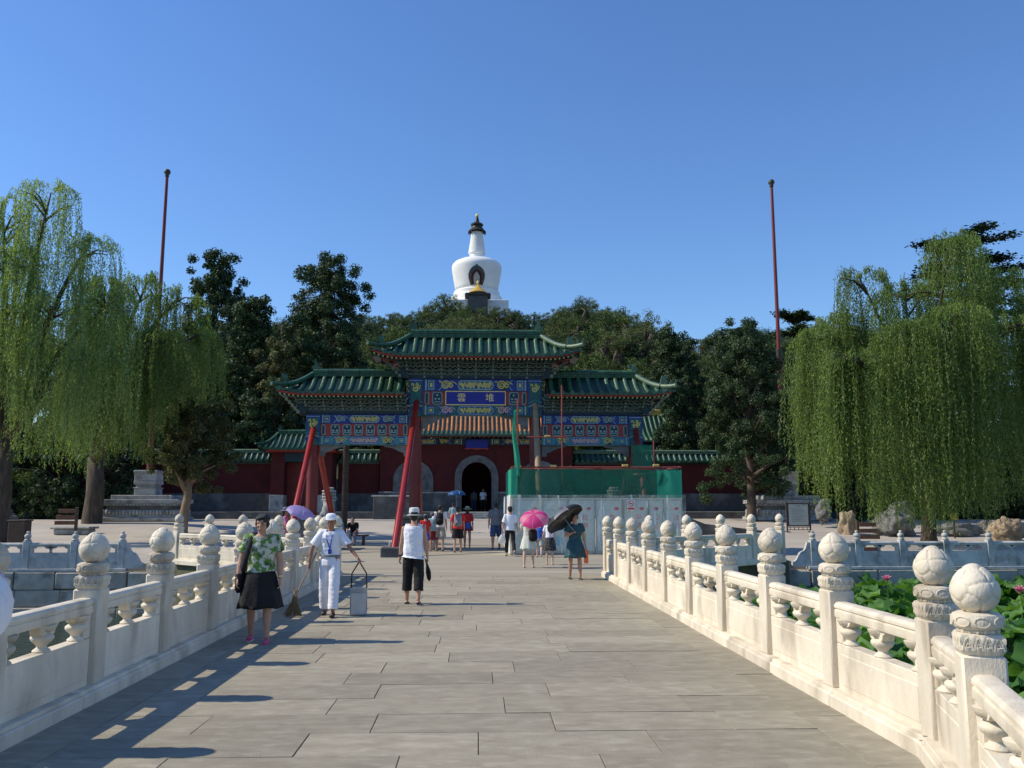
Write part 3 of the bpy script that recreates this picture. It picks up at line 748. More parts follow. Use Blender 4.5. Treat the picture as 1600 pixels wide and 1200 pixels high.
    for s, sg in ((0,-1),(1,1)):
        if hips[s]:
            mb = MB(); k = ridge_h/.22*.78; mb.prism([(sg*(-.30*k+x*k), z*k) for x, z in fish], 'y', -.07, .07); mb.build('ridge_ornament', 'tile_pale' if (sunlit_hip and sg > 0) else ridge_mat, parent, (cx+sg*Lr[s], cy, zr+.08), fixn=True)
            for side in (-1, 1):
                if side > 0 and not back: continue
                path = []
                for j in range(9):
                    t = 1-j/8; x = sg*(Lr[s]+(Le[s]+.10-Lr[s])*(1-t)); path.append(Vector((x, side*(D+.08)*(1-t), ze+dz*g(t)+lift*1.25*(1-t)**2.2+.07)))
                m_ = 'tile_pale' if (sunlit_hip and sg > 0) else ridge_mat  # right-hand hips take the paler tile: sunlight put into the colour
                mb = MB(); mb.tube(path[:6], [(.10,.13)]*6, 8, up=(0,0,1)); mb.tube(path[5:], [(.085,.09)]*4, 8, up=(0,0,1))
                hr = stuff(mb.build('hip_ridge', m_, parent, (cx,cy,0), 40.0))
                # beast at the step, walking figures, tip
                q = path[5]; mb = MB(); mb.prism([(0,0),(0,.2),(-sg*-.05,.36),(sg*.10,.30),(sg*.20,.40),(sg*.24,.24),(sg*.16,.16),(sg*.2,0)], 'y', -.05, .05); mb.build('ridge_beast', m_, parent, (cx+q.x, cy+q.y, q.z+.06), fixn=True)
                for b in range(beasts):
                    q = path[6].lerp(path[8], b/max(1,beasts-1)*.9); mb = MB(); mb.prism([(-.04,0),(-.05,.09),(sg*.01,.10),(sg*.0,.17),(sg*.06,.19),(sg*.08,.13),(sg*.05,.08),(sg*.05,0)], 'y', -.03, .03); mb.build('ridge_figure', m_, parent, (cx+q.x, cy+q.y, q.z+.06), fixn=True)
    return S

def bracket_mesh(w, h, out, tiers, flip):
    """one bracket set: tiers of curved arms and bearing blocks stepping outwards, pale outlined"""
    mb = MB()
    for t in range(tiers):
        z0 = h*t/tiers; z1 = h*(t+1)/tiers; y = -out*(t+.3)/tiers; hh = z1-z0
        for j in range(-1, 2):
            for lay in range(2):
                wd = w*(.44 if (t+j) % 2 else .30); xc = j*w*.34
                dk = 'bracket_dark'
                if lay == 0:
                    # arm with upturned ends
                    poly = [(xc-wd/2, z0+hh*.42),(xc-wd*.36, z0+hh*.10),(xc-wd*.2, z0+hh*.0),(xc+wd*.2, z0),(xc+wd*.36, z0+hh*.10),(xc+wd/2, z0+hh*.42),(xc+wd/2, z0+hh*.60),(xc-wd/2, z0+hh*.60)]
                    mb.mat('bracket_edge'); mb.prism(poly, 'y', y-.02, y+.10)
                    cxm = xc; czm = z0+hh*.34; k = .76
                    mb.mat(dk); mb.prism([(cxm+(a-cxm)*k, czm+(c-czm)*.62) for a, c in poly], 'y', y-.026, y-.01)
                else:
                    for q in (-.42, .42):
                        bx = xc+q*wd; bw = w*.055
                        poly = [(bx-bw*.7, z0+hh*.62),(bx+bw*.7, z0+hh*.62),(bx+bw, z0+hh*.80),(bx+bw, z0+hh*.97),(bx-bw, z0+hh*.97),(bx-bw, z0+hh*.80)]
                        mb.mat('bracket_edge'); mb.prism(poly, 'y', y-.03, y+.08)
                        mb.mat('bracket_dark' if t % 2 == flip else 'paint_blue'); mb.prism([(bx+(a-bx)*.6, z0+hh*.82+(c-z0-hh*.82)*.6) for a, c in poly], 'y', y-.036, y-.02)
        # projecting arm
        mb.mat('paint_green' if (t+flip) % 2 else 'bracket_dark'); mb.box(-.035*w, .035*w, y-out/tiers*.9, y+.05, z0+hh*.15, z0+hh*.7)
        mb.mat('bracket_edge'); mb.box(-.05*w, .05*w, y-out/tiers*.9-.012, y-out/tiers*.9, z0+hh*.10, z0+hh*.75)
    mb.mat('bracket_dark'); mb.box(-w*.5, w*.5, .02, .30, 0, h)
    return mb.mesh('bracket_set')

def scroll(cx, cz, w, h, n, ph=0.0, k=2.0):
    return [(cx-w/2+w*i/n, cz+h/2*math.sin(k*math.pi*2*i/n+ph)*(1-.25*math.cos(5*i/n*math.pi))) for i in range(n+1)]
def spiral(cx, cz, r0, turns=1.6, n=16, s=1): return [(cx+s*r0*(1-.8*i/n)*math.cos(turns*6.28*i/n), cz+r0*(1-.8*i/n)*math.sin(turns*6.28*i/n)) for i in range(n+1)]
def painted_beam(parent, x0, x1, z0, z1, yf, yb, ca, cb, gold=('paint_gold','paint_pink')):
    """beam with its painted scheme: end boxes, chevron bands, dragon roundels and a long centre cartouche"""
    mb = MB(); mb.box(x0, x1, yf, yb, z0, z1, .012); bm_ = mb.build('beam', 'paint_green', parent)
    L = x1-x0; h = z1-z0; mb = MB(); Y = lambda k: yf-.004-.003*k; m = .04*h
    def chev(xa, xb, d, k, col, inset):
        a = inset; pts = [(xa+a, z0+a), (xb-a, z0+a), (xb-a+d, (z0+z1)/2), (xb-a, z1-a), (xa+a, z1-a), (xa+a-d, (z0+z1)/2)]
        mb.mat(col); mb.plate(pts, Y(k))
    mb.mat(ca); mb.plate([(x0,z0),(x1,z0),(x1,z1),(x0,z1)], Y(0))
    for s in (0, 1):
        X = (lambda u: x0+u) if s == 0 else (lambda u: x1-u)
        def rect(u0, u1, q, k, col):
            a, b = sorted((X(u0), X(u1))); mb.mat(col); mb.plate([(a,z0+q),(b,z0+q),(b,z1-q),(a,z1-q)], Y(k))
        rect(.02*L,.035*L, .02, 1, 'paint_light'); rect(.045*L,.11*L,.03,1,cb); rect(.052*L,.104*L,.075,2,'paint_light'); rect(.058*L,.098*L,.10,3,ca); rect(.066*L,.090*L,.15,4,'paint_gold')
        d = .035*L*(1 if s == 0 else -1)
        for q, col in ((0,'paint_blue'),(1,'paint_light'),(2,cb)):
            xa, xb = sorted((X(.135*L+q*.012*L), X(.165*L-q*.006*L)))
            mb.mat(col); e = .01+.012*q; mb.plate([(xa,z0+e),(xb,z0+e),(xb+d,(z0+z1)/2),(xb,z1-e),(xa,z1-e),(xa+d,(z0+z1)/2)], Y(1+q))
        # dragon roundel
        cxr = X(.235*L); mb.mat('bracket_dark' if s else 'paint_blue'); rr_ = h*.46
        mb.plate([(cxr+rr_*1.15*math.cos(k*.5236), (z0+z1)/2+rr_*math.sin(k*.5236)) for k in range(12)], Y(2))
        mb.mat(gold[1]); mb.ribbon(spiral(cxr-.02*L, (z0+z1)/2, h*.40, 1.9, 18, 1), h*.05, Y(4)); mb.ribbon(spiral(cxr+.025*L, (z0+z1)/2-.02, h*.26, 1.3, 12, -1), h*.05, Y(5))
        mb.ribbon(scroll(cxr, (z0+z1)/2+h*.2, h*1.5, h*.25, 10, 1, 1.5), h*.035, Y(4))
    # centre cartouche
    c = (x0+x1)/2; w = L*.33
    for q, col in ((0,'paint_blue'),(1,'paint_light'),(2,cb),(3,ca)):
        e = .012+.028*q*h/.4; hw = w/2-q*.028; mb.mat(col)
        mb.plate([(c-hw-.06,(z0+z1)/2),(c-hw-.02,z0+e+.06),(c-hw+.05,z0+e),(c+hw-.05,z0+e),(c+hw+.02,z0+e+.06),(c+hw+.06,(z0+z1)/2),(c+hw+.02,z1-e-.06),(c+hw-.05,z1-e),(c-hw+.05,z1-e),(c-hw-.02,z1-e-.06)], Y(2+q))
    mb.mat(gold[0])
    for s in (-1,1):
        mb.ribbon(scroll(c+s*w*.22, (z0+z1)/2, w*.42, h*.46, 40, 0, 4.2), h*.045, Y(7)); mb.ribbon(scroll(c+s*w*.22, (z0+z1)/2, w*.40, h*.42, 40, 2, 3.1), h*.035, Y(8)); mb.ribbon(spiral(c+s*w*.12, (z0+z1)/2, h*.22, 1.6, 14, -s), h*.03, Y(10))
        mb.ribbon(spiral(c+s*w*.40, (z0+z1)/2, h*.20, 1.4, 12, s), h*.035, Y(9))
    stuff(mb.build('painted_scheme', None, bm_)); return bm_

PY = 34.0; XA = -.12
pai = tag(empty('memorial_archway', (XA, PY, 0)), 'painted three-bay memorial archway with green tiled roofs across the end of the bridge', 'archway')
# columns
CI, CO = 2.36, 6.36
def column(x, ztop, zpaint):
    mb = MB(); mb.tube([(x,0,1.0),(x,0,zpaint)], [.225,.215], 20); mb.build('column', 'lacquer_worn', pai, smooth=40.0)
    mb = MB()
    mb.mat('paint_green'); mb.box(x-.27, x+.27, -.27, .27, zpaint, ztop, .02)
    c = mb.build('column_head', None, pai); q = MB(); yf = -.275; h = ztop-zpaint
    q.mat('paint_blue').plate([(x-.26,ztop-.16),(x+.26,ztop-.16),(x+.26,ztop-.02),(x-.26,ztop-.02)], yf); q.mat('paint_light').plate([(x-.26,ztop-.10),(x+.26,ztop-.10),(x+.26,ztop-.075),(x-.26,ztop-.075)], yf-.003)
    q.mat('paint_gold').ribbon(spiral(x, ztop-.42, .14, 1.5, 14), .03, yf-.004); q.ribbon(scroll(x, ztop-.28, .36, .16, 10), .02, yf-.004)
    for k in range(3):
        z = zpaint+h*(.16+.10*k); q.mat(('paint_blue','paint_light','paint_teal')[k]).ribbon([(x-.26,z),(x,z+.12),(x+.26,z)], .022, yf-.003*(k+1))
    q.mat('paint_blue').plate([(x-.26,zpaint+.02),(x-.21,zpaint+.02),(x-.21,ztop-.2),(x-.26,ztop-.2)], yf-.002); q.plate([(x+.21,zpaint+.02),(x+.26,zpaint+.02),(x+.26,ztop-.2),(x+.21,ztop-.2)], yf-.002)
    stuff(q.build('painted_scheme', None, c))
for s in (-1, 1): column(s*CI, 6.66, 5.15); column(s*CO, 5.22, 4.02)
def plinth_block(x):
    b = MB(); b.box(x-.62, x+.62, -.95, .95, .34, 1.30, .03); p = b.build('plinth', 'brick_grey', pai)
    b = MB(); b.box(x-.66, x+.66, -1.0, 1.0, 1.12, 1.20, .01); b.build('iron_band', 'bronze', p)
    b = MB(); b.box(x-.85, x+.85, -1.25, 1.25, -.02, .34, .03); b.build('plinth_base', 'marble_grey', pai)
for x in (-CO, -CI, CI, CO): plinth_block(x)
# centre bay beams
painted_beam(pai, -CI+.27, CI-.27, 6.17, 6.64, -.20, .20, 'paint_blue', 'paint_teal', ('paint_gold','paint_gold'))
painted_beam(pai, -CI+.27, CI-.27, 5.20, 5.60, -.20, .20, 'paint_green', 'paint_blue')
def medallion(x, w, z0, z1, y):
    mb = MB(); h = z1-z0; pts = lambda k: [(x+(a)*(w/2-k), z0+h/2+b*(h/2-k)) for a, b in ((-1,-.7),(-.75,-1),(.75,-1),(1,-.7),(1,.7),(.75,1),(-.75,1),(-1,.7))]
    mb.mat('paint_light').prism(pts(0), 'y', y-.03, y); mb.mat('bracket_dark').prism(pts(.028), 'y', y-.036, y-.02); mb.mat('paint_teal').prism(pts(.045), 'y', y-.040, y-.03); mb.mat('bracket_dark').prism(pts(.055), 'y', y-.044, y-.03)
    mb.mat('paint_light')
    if w > .2:
        for dx, dz in ((0,.12),(-.07,-.03),(.07,-.03)): mb.plate([(x+dx+.045*math.cos(k*.785), (z0+z1)/2+dz+.045*math.sin(k*.785)) for k in range(8)], y-.048)
        mb.plate([(x-.13,z0+.09),(x+.13,z0+.09),(x+.10,z0+.125),(x-.10,z0+.125)], y-.048)
    mb.build('medallion', None, pai, fixn=False)
def band(x0, x1, z0, z1, items):
    mb = MB(); mb.box(x0, x1, -.14, .14, z0, z1); mb.build('board', 'paint_red', pai)
    for x, w in items: medallion(x, w, z0+.035, z1-.035, -.142)
band(-CI+.27, CI-.27, 5.60, 6.17, [(-1.93,.17),(-1.52,.40),(1.52,.40),(1.93,.17)])
# name board
pl = MB(); pl.box(-1.17, 1.17, -.20, -.144, 5.63, 6.15, .01); plq = pl.build('name_board', 'plaque_blue', pai)
fr = MB()
for a in ((-1.20,1.20,5.605,5.64),(-1.20,1.20,6.14,6.172)): fr.box(a[0],a[1],-.225,-.144,a[2],a[3],.006)
for a in ((-1.20,-1.165),(1.165,1.20)): fr.box(a[0],a[1],-.222,-.146,5.641,6.139,.006)
stuff(fr.build('gilt_frame', 'paint_gilt', plq))
text('character', '\u96f2', .36, 'paint_gilt', plq, (-.56,-.206,5.885), ext=.006); text('character', '\u5806', .36, 'paint_gilt', plq, (.56,-.206,5.885), ext=.006)
# side bays
for s in (-1, 1):
    a, b = sorted((s*(CI+.27), s*(CO-.27)))
    painted_beam(pai, a, b, 4.86, 5.22, -.18, .18, 'paint_blue', 'paint_teal', ('paint_gold','paint_light')); painted_beam(pai, a, b, 4.03, 4.37, -.18, .18, 'paint_teal', 'paint_blue', ('paint_pink','paint_gold'))
    L = b-a; band(a, b, 4.37, 4.86, [(a+.13,.16)]+[(a+.13+(L-.26)*(k+.0)/7, .34) for k in range(1,7)]+[(b-.13,.16)])
    for q in (-1, 1):      # corner brackets under the beams
        x0 = a if q < 0 else b; pts = [(0,0),(1.05,0),(.95,-.06),(.62,-.12),(.34,-.26),(.20,-.30),(.18,-.44),(0,-.44)]
        mb = MB(); mb.prism([(x0-q*u*1.0, 4.03+v) for u, v in pts], 'y', -.06, .06); mb.build('corner_bracket', 'stone_dark', pai, fixn=True)
for q in (-1, 1):
    x0 = q*(CI-.27); pts = [(0,0),(1.15,0),(1.0,-.08),(.66,-.14),(.36,-.32),(.20,-.36),(.18,-.52),(0,-.52)]
    mb = MB(); mb.prism([(x0-q*u, 5.20+v) for u, v in pts], 'y', -.06, .06); mb.build('corner_bracket', 'stone_dark', pai, fixn=True)
# bracket sets
def brackets(x0, x1, z, h, out, n, tiers):
    w = (x1-x0)/n; mm = [bracket_mesh(w*1.0, h, out, tiers, f) for f in (0,1)]
    for k in range(n):
        put('bracket_set', mm[k % 2], pai, (x0+w*(k+.5), -.05, z))
        put('bracket_set', mm[k % 2], pai, (x0+w*(k+.5), .05, z), (0,0,math.pi))
brackets(-3.05, 3.05, 6.66, .80, .95, 9, 6)
for s in (-1, 1):
    a, b = sorted((s*(CI+.33), s*(CO+.62))); brackets(a, b, 5.24, .74, .85, 6, 6)
# end brackets (seen flaring sideways)
for s in (-1, 1):
    me = bracket_mesh(.9, .86, .75, 6, 0); put('bracket_set', me, pai, (s*3.0, 0, 6.66), (0,0,s*R(90)))
    me = bracket_mesh(.9, .78, .7, 6, 0); put('bracket_set', me, pai, (s*(CO+.55), 0, 5.24), (0,0,s*R(90)))
def eaves(x0, x1, y, z, lift, ends):
    """red eave board and the rows of rafter ends below it"""
    mb = MB(); n = 24; up = lambda x: lift*sum(max(0, (abs(x-e)*-1+1.25)/1.25)**2 for e in ends)
    pts = [(x0+(x1-x0)*k/n) for k in range(n+1)]
    for side in (-1,1):
        vs = []
        for x in pts:
            u = up(x)
            for dy, dz in ((0,-.045),(0,-.125),(.10,-.13)): vs.append((x, side*(y-dy), z+u+dz))
        mb.add(vs, [(i*3+j, (i+1)*3+j, (i+1)*3+j+1, i*3+j+1) for i in range(n) for j in range(2)])
    stuff(mb.build('eave_board', 'paint_red', pai, fixn=False))
    mb = MB(); k = 0; x = x0+.1
    while x < x1-.1:
        u = up(x)
        for side in (-1,1):
            mb.mat('paint_green').box(x-.04, x+.04, *sorted((side*(y-.06), side*(y-.7))), z+u-.20, z+u-.135); mb.mat('paint_gold').box(x-.028, x+.028, *sorted((side*(y-.05), side*(y-.058))), z+u-.19, z+u-.145)
        x += .17
    stuff(mb.build('rafters', None, pai))
    mb = MB(); mb.box(x0+.35, x1-.35, -y+.35, y-.35, z-.13, z-.10); mb.build('soffit', 'paint_red', pai)
ZE = 7.44
eaves(-4.0, 4.0, 1.42, ZE, .26, (-4.05,4.05))
tiled_roof(pai, 0, 0, (2.62,2.62), (4.05,4.05), 1.48, 8.40, ZE, .26, sunlit_hip=True)
for s in (-1, 1):
    if s < 0: eaves(-7.55, -2.75, 1.32, 5.97, .17, (-7.65,))
    else: eaves(2.75, 7.55, 1.32, 5.97, .17, (7.65,))
    c = s*4.9
    tiled_roof(pai, c, 0, ((1.55,2.1) if s < 0 else (2.1,1.55)), ((2.75,2.1) if s < 0 else (2.1,2.75)), 1.38, 6.80, 5.97, .18, hips=((True,False) if s < 0 else (False,True)), sunlit_hip=True, ridge_h=.18)
# slanting props
def prop(top, foot, mat_, r_=.128):
    mb = MB(); mb.tube([foot, top, (top[0], top[1]+.02, top[2]+.10)], [r_, r_*.92, r_*.5], 16); p = mb.build('prop', mat_, pai, smooth=40.0)
    b = MB(); f = foot; b.box(f[0]-.42, f[0]+.42, f[1]-.4, f[1]+.4, -.02, .32, .03); b.build('prop_stone', 'brick_grey', pai)
prop((-2.32,-.32,5.7), (-2.62,-5.2,.2), 'lacquer_red'); prop((-6.32,-.30,4.62), (-6.38,-4.0,.2), 'lacquer_red')
prop((-2.32,.32,5.6), (-2.42,4.2,.2), 'lacquer_red'); prop((-6.32,.30,4.5), (-6.0,4.0,.2), 'lacquer_red')
prop((2.36,-.32,5.6), (2.36,-3.4,.2), 'raw_wood', .12); prop((6.36,-.30,4.62), (6.30,-3.2,.2), 'lacquer_worn')
prop((2.36,.32,5.5), (2.45,4.0,.2), 'lacquer_worn'); prop((6.36,.30,4.5), (6.2,4.0,.2), 'lacquer_worn')

# ------------------------------------------------------------------ hoarding and scaffold round the right bay
hy = 29.75
ho = tag(empty('hoarding', (1.2, hy, 0)), 'pale printed panel hoarding wrapped in clear plastic in front of the archway', 'hoarding')
bd = [0, .98, 1.90, 2.84, 3.80, 4.68, 5.22, 5.88]
words = ['', '\u6587\u660e', '\u548c\u8c10', '\u81ea\u7531', '\u5e73\u7b49', '\u516c\u6b63', '\u6cd5\u6cbb']
for i in range(7):
    a, b = bd[i]+.012, bd[i+1]-.012; mb = MB(); mb.box(a, b, 0, .05, .04, 1.92, .01); p = mb.build('panel', 'hoard_frame', ho)
    mb = MB(); mb.box(a+.06, b-.06, -.010, -.002, .14, 1.82); f = mb.build('poster', 'hoard_panel', p)
    w = b-a; c = (a+b)/2
    mb = MB(); mb.mat('print_grey')
    for k in range(4):     # thin printed border
        pass
    for (u0,u1,v0,v1) in ((a+.10,b-.10,1.76,1.772),(a+.10,b-.10,.20,.212),(a+.10,a+.112,.212,1.76),(b-.112,b-.10,.212,1.76)): mb.plate([(u0,v0),(u1,v0),(u1,v1),(u0,v1)], -.013)
    mb.plate([(a+.14,1.50),(c+.02,1.50),(c+.02,1.53),(a+.14,1.53)], -.013)
    mb.mat('print_red'); cx = b-.22 if w > .6 else c
    mb.plate([(cx+.085*math.cos(k*.628), 1.56+.06*math.sin(k*.628)) for k in range(10)], -.013); mb.mat('bracket_dark').plate([(cx-.03,1.58),(cx+.06,1.60),(cx+.08,1.56)], -.015)
    if i in (2,6): mb.mat('print_green').plate([(c-.05+.2*math.cos(k*.6), .62+.17*math.sin(k*.6)) for k in range(10)], -.013)
    if i in (1,3,5): mb.mat('print_blue').plate([(a+.16,.30),(b-.16,.30),(b-.2,.55),(c,.68),(a+.2,.5)], -.013)
    if i == 5: mb.mat('print_red').plate([(c-.1+.09*math.cos(k*.628), .58+.09*math.sin(k*.628)) for k in range(10)], -.015)
    stuff(mb.build('print', None, f))
    for j, ch in enumerate(words[i]): text('character', ch, .24, 'print_red', f, (c+.10 if w > .6 else c, -.014, 1.24-.27*j), ext=.001)
# left return of the hoarding
mb = MB(); mb.box(-.05, -.005, .0, 6.2, .04, 1.92, .01); mb.build('return_panel', 'hoard_panel', ho)
# plastic wrap: creased clear sheet hanging just in front
rr = random.Random(4); mb = MB(); vs = []; nx_, nz_ = 110, 40
for j in range(nz_+1):
    for i in range(nx_+1):
        x = -.10+6.08*i/nx_; z = 2.03-2.0*j/nz_; q = noise.noise(Vector((x*1.1+z*1.6, z*.8, 3)))*.06+abs(noise.noise(Vector((x*3.3-z*2.4, x*.4, 8))))*.10
        vs.append((x+.02*noise.noise(Vector((z*2,x,1))), -.05-q*.8, z+.03*noise.noise(Vector((x*1.5,0,5)))*(1-j/nz_)))
mb.add(vs, [(j*(nx_+1)+i, (j+1)*(nx_+1)+i, (j+1)*(nx_+1)+i+1, j*(nx_+1)+i+1) for j in range(nz_) for i in range(nx_)])
mb.build('plastic_wrap', 'plastic_sheet', ho, smooth=True)
mb = MB(); vs = []
for j in range(9):
    for i in range(13): vs.append((-.09-.05*abs(math.sin(i*1.9+j*.4)), -.05+6.2*i/12, 2.03-2.0*j/8))
mb.add(vs, [(j*13+i, (j+1)*13+i, (j+1)*13+i+1, j*13+i+1) for j in range(8) for i in range(12)]); mb.build('side_wrap', 'umb_white', ho, smooth=True)
sg = MB(); sg.box(0,.27,-.004,.0,0,.36); so = tag(sg.build('no_smoking_sign', 'rubber_white', None, (1.2+4.02-.1, hy-.135, 1.50)), 'small white no smoking sign with red ring on the hoarding', 'sign')
mb = MB(); mb.mat('print_red'); 
mb.plate([(.02,.03),(.25,.03),(.25,.10),(.02,.10)], -.006); ring = [(.135+.095*math.cos(k*.393), .235+.095*math.sin(k*.393)) for k in range(17)]; mb.ribbon(ring, .012, -.006); mb.ribbon([(.07,.30),(.20,.17)], .010, -.007)
mb.mat('bracket_dark').plate([(.08,.222),(.19,.222),(.19,.248),(.08,.248)], -.0055); stuff(mb.build('print', None, so))

sf = tag(empty('scaffold', (1.2, hy+.35, 0)), 'rusty pipe scaffold hung with green netting above the hoarding', 'scaffold')
def pipe(p, q, r_=.028, m_='pipe_rust'): 
    mb = MB(); mb.tube([p, q], r_, 8); return mb.build('pipe', m_, sf, smooth=40.0)
for x in (.18, 2.05, 3.95, 5.75):
    pipe((x,0,0),(x,0,3.05 if x > .2 else 5.4))
pipe((0,.0,3.0),(5.95,0,3.0)); pipe((0,.03,1.95),(5.95,.03,1.95)); pipe((1.95,2.1,0),(1.95,2.1,6.2)); pipe((.6,1.6,4.18),(2.1,1.6,4.18), .03); pipe((5.4,2.0,0),(5.4,2.0,4.1)); pipe((0,2,3.02),(5.9,2,3.02)); pipe((.0,0,3.02),(.0,5.5,3.02)); pipe((5.9,0,3.02),(5.9,5.5,3.02))
for (x,y_,z) in ((.18,0,3.02),(1.42,0,3.03),(3.95,0,3.05),(5.05,0,3.06),(1.95,2.05,4.18),(1.35,1.6,4.2)):
    mb = MB(); mb.box(x-.10,x+.12,y_-.05,y_+.05,z-.03,z+.05,.015); mb.build('clamp', 'pipe_clamp', sf)
def net(x0, x1, z0, z1, y, mat_, amp=.05, nx_=30, nz_=8, seed=0, name='net'):
    mb = MB(); vs = []
    for j in range(nz_+1):
        for i in range(nx_+1):
            x = x0+(x1-x0)*i/nx_; t = j/nz_; z = z1-(z1-z0)*t-.05*math.sin(math.pi*i/nx_*3)**2*(1-t)
            vs.append((x, y+amp*noise.noise(Vector((x*2.2, z*.7, seed))), z))
    mb.add(vs, [(j*(nx_+1)+i, (j+1)*(nx_+1)+i, (j+1)*(nx_+1)+i+1, j*(nx_+1)+i+1) for j in range(nz_) for i in range(nx_)])
    return mb.build(name, mat_, sf, smooth=True)
net(.12, 5.85, 1.92, 2.95, -.07, 'net_green', .06); net(5.05, 5.92, 1.92, 2.92, -.13, 'net_green_fold', .10, 12, 8, 4); net(-.05, .16, 1.7, 2.98, -.08, 'net_green_fold', .08, 6, 10, 7)
net(4.55, 5.35, 3.0, 3.95, 2.0, 'net_green', .05, 10, 8, 2)
mb = MB(); vs = []       # net rolled up the tall corner pipe
for j in range(15):
    z = 2.7+2.3*j/14
    for i in range(5): vs.append((.02+.13*math.sin(j*.5)*.3+.04*i*(1.5-j/14), -.08+.06*math.sin(i*1.7+j*.3), z))
mb.add(vs, [(j*5+i, j*5+i+1, (j+1)*5+i+1, (j+1)*5+i) for j in range(14) for i in range(4)]); mb.build('hanging_net', 'net_green_fold', sf, smooth=True)
mb = MB(); vs = []
for j in range(8):
    for i in range(12): vs.append((-.06+.05*math.sin(i*1.4), 5.3*i/11, 2.95-1.1*j/7))
mb.add(vs, [(j*12+i, j*12+i+1, (j+1)*12+i+1, (j+1)*12+i) for j in range(7) for i in range(11)]); mb.build('side_net', 'net_green_fold', sf, smooth=True)
for (x,y_,z,w) in ((.55,.5,2.05,.32),(2.6,.6,2.0,.25),(4.6,1.2,2.8,.3)):
    mb = MB(); mb.box(x,x+.05+w,y_,y_+.9,z,z+.04,.005); mb.build('plank', 'raw_wood', sf)

# ------------------------------------------------------------------ temple gate hall and red walls
HY = 65.0
hall = tag(empty('gate_hall', (XA, HY, 1.25)), 'red temple gate hall with arched doorway and orange tiled roof behind the archway', 'temple hall')
def arch_pts(hw, zs, n=14): return [(hw*math.cos(math.pi*k/n), zs+hw*math.sin(math.pi*k/n)) for k in range(n+1)]
def arched_wall(parent, x0, x1, z0, z1, y0, y1, openings, mat_, name):
    """wall pierced by arches: built in strips between and above the openings"""
    mb = MB(); x = x0
    for cx, hw, zs in openings:
        mb.box(x, cx-hw, y0, y1, z0, z1); x = cx+hw
        pts = arch_pts(hw, zs); 
        for (a, b) in zip(pts, pts[1:]):
            mb.prism([(cx+b[0], b[1]), (cx+a[0], a[1]), (cx+a[0], z1), (cx+b[0], z1)], 'y', y0, y1)
    mb.box(x, x1, y0, y1, z0, z1); return mb.build(name, mat_, parent, fixn=True)
OP = [(-4.75,.98,2.3),(0,1.12,2.56),(4.75,.98,2.3)]
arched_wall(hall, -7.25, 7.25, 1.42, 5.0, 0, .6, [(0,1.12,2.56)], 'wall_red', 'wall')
arched_wall(hall, -7.3, 7.3, 0, 1.42, -.06, .6, [(0,1.12,2.56)] and [(0,1.12,.0)] , 'brick_grey', 'wall_base') if False else None
mb = MB(); mb.box(-7.3,-1.12,-.06,.6,0,1.42); mb.build('wall_base', 'brick_grey', hall); mb = MB(); mb.box(1.12,7.3,-.06,.6,0,1.42); mb.build('wall_base', 'brick_grey', hall)
mb = MB(); mb.box(-7.35,-1.13,-.10,.0,1.34,1.46,.02); mb.build('base_coping', 'marble_grey', hall); mb = MB(); mb.box(1.13,7.35,-.10,.0,1.34,1.46,.02); mb.build('base_coping', 'marble_grey', hall)
for cx, hw, zs in OP:
    mb = MB(); o_, i_ = arch_pts(hw+.52, zs, 18), arch_pts(hw, zs, 18)
    yy = (-.12, .02)
    for k in range(18): mb.prism([(cx+i_[k][0],i_[k][1]),(cx+o_[k][0],o_[k][1]),(cx+o_[k+1][0],o_[k+1][1]),(cx+i_[k+1][0],i_[k+1][1])], 'y', *yy)
    zb = 0 if cx == 0 else 1.47
    for s in (-1,1):
        a, b = sorted((cx+s*hw, cx+s*(hw+.52))); mb.box(a, b, yy[0], yy[1], zb, zs)
    if cx: mb.box(cx-hw-.52, cx+hw+.52, yy[0]-.03, yy[1], 1.47, 1.62)
    stuff(mb.build('arch_surround', 'stone_dark', hall, fixn=True))
    if cx:
        mb = MB(); mb.prism([(cx-hw,1.5),(cx+hw,1.5)]+[(cx+a,b) for a, b in arch_pts(hw, zs)], 'y', -.02, -.005); mb.build('blind_window', 'stone_dark', hall, fixn=True)
# rear and side walls, so that the doorway looks into a dark room
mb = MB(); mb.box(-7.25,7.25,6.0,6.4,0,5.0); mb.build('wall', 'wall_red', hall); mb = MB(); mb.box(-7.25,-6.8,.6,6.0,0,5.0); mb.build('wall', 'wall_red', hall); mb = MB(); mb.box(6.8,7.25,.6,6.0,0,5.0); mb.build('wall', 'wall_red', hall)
mb = MB(); mb.box(-7.0,7.0,.5,6.2,5.0,5.1); mb.build('ceiling', 'dark_wood', hall); mb = MB(); mb.box(-7.0,7.0,-.2,6.2,-.1,.01); mb.build('floor', 'brick_grey', hall)
painted_beam(hall, -7.3, -1.0, 5.0, 5.45, -.15, .6, 'bracket_dark', 'paint_green', ('paint_gold','paint_gold')); painted_beam(hall, 1.0, 7.3, 5.0, 5.45, -.15, .6, 'bracket_dark', 'paint_green', ('paint_gold','paint_gold')); mb = MB(); mb.box(-1.0,1.0,-.16,.6,5.0,5.45); mb.build('beam', 'bracket_dark', hall)
mb = MB(); mb.box(-.85,.85,-.30,-.18,4.72,5.4,.02); bb = mb.build('name_board', 'plaque_blue', hall); mb = MB(); mb.prism([(-.95,4.72),(-.8,4.6),(-.4,4.66),(0,4.58),(.4,4.66),(.8,4.6),(.95,4.72)], 'y', -.31,-.17); mb.build('name_board_rim', 'paint_red', bb, fixn=True)
mb = MB()
for k in range(46): mb.mat('paint_red').box(-7.9+.35*k, -7.78+.35*k, -1.25, .3, 5.5, 5.6)
stuff(mb.build('rafters', None, hall)); mb = MB(); mb.box(-8.0,8.0,-1.2,.5,5.60,5.64); mb.build('eave_board', 'paint_red', hall)
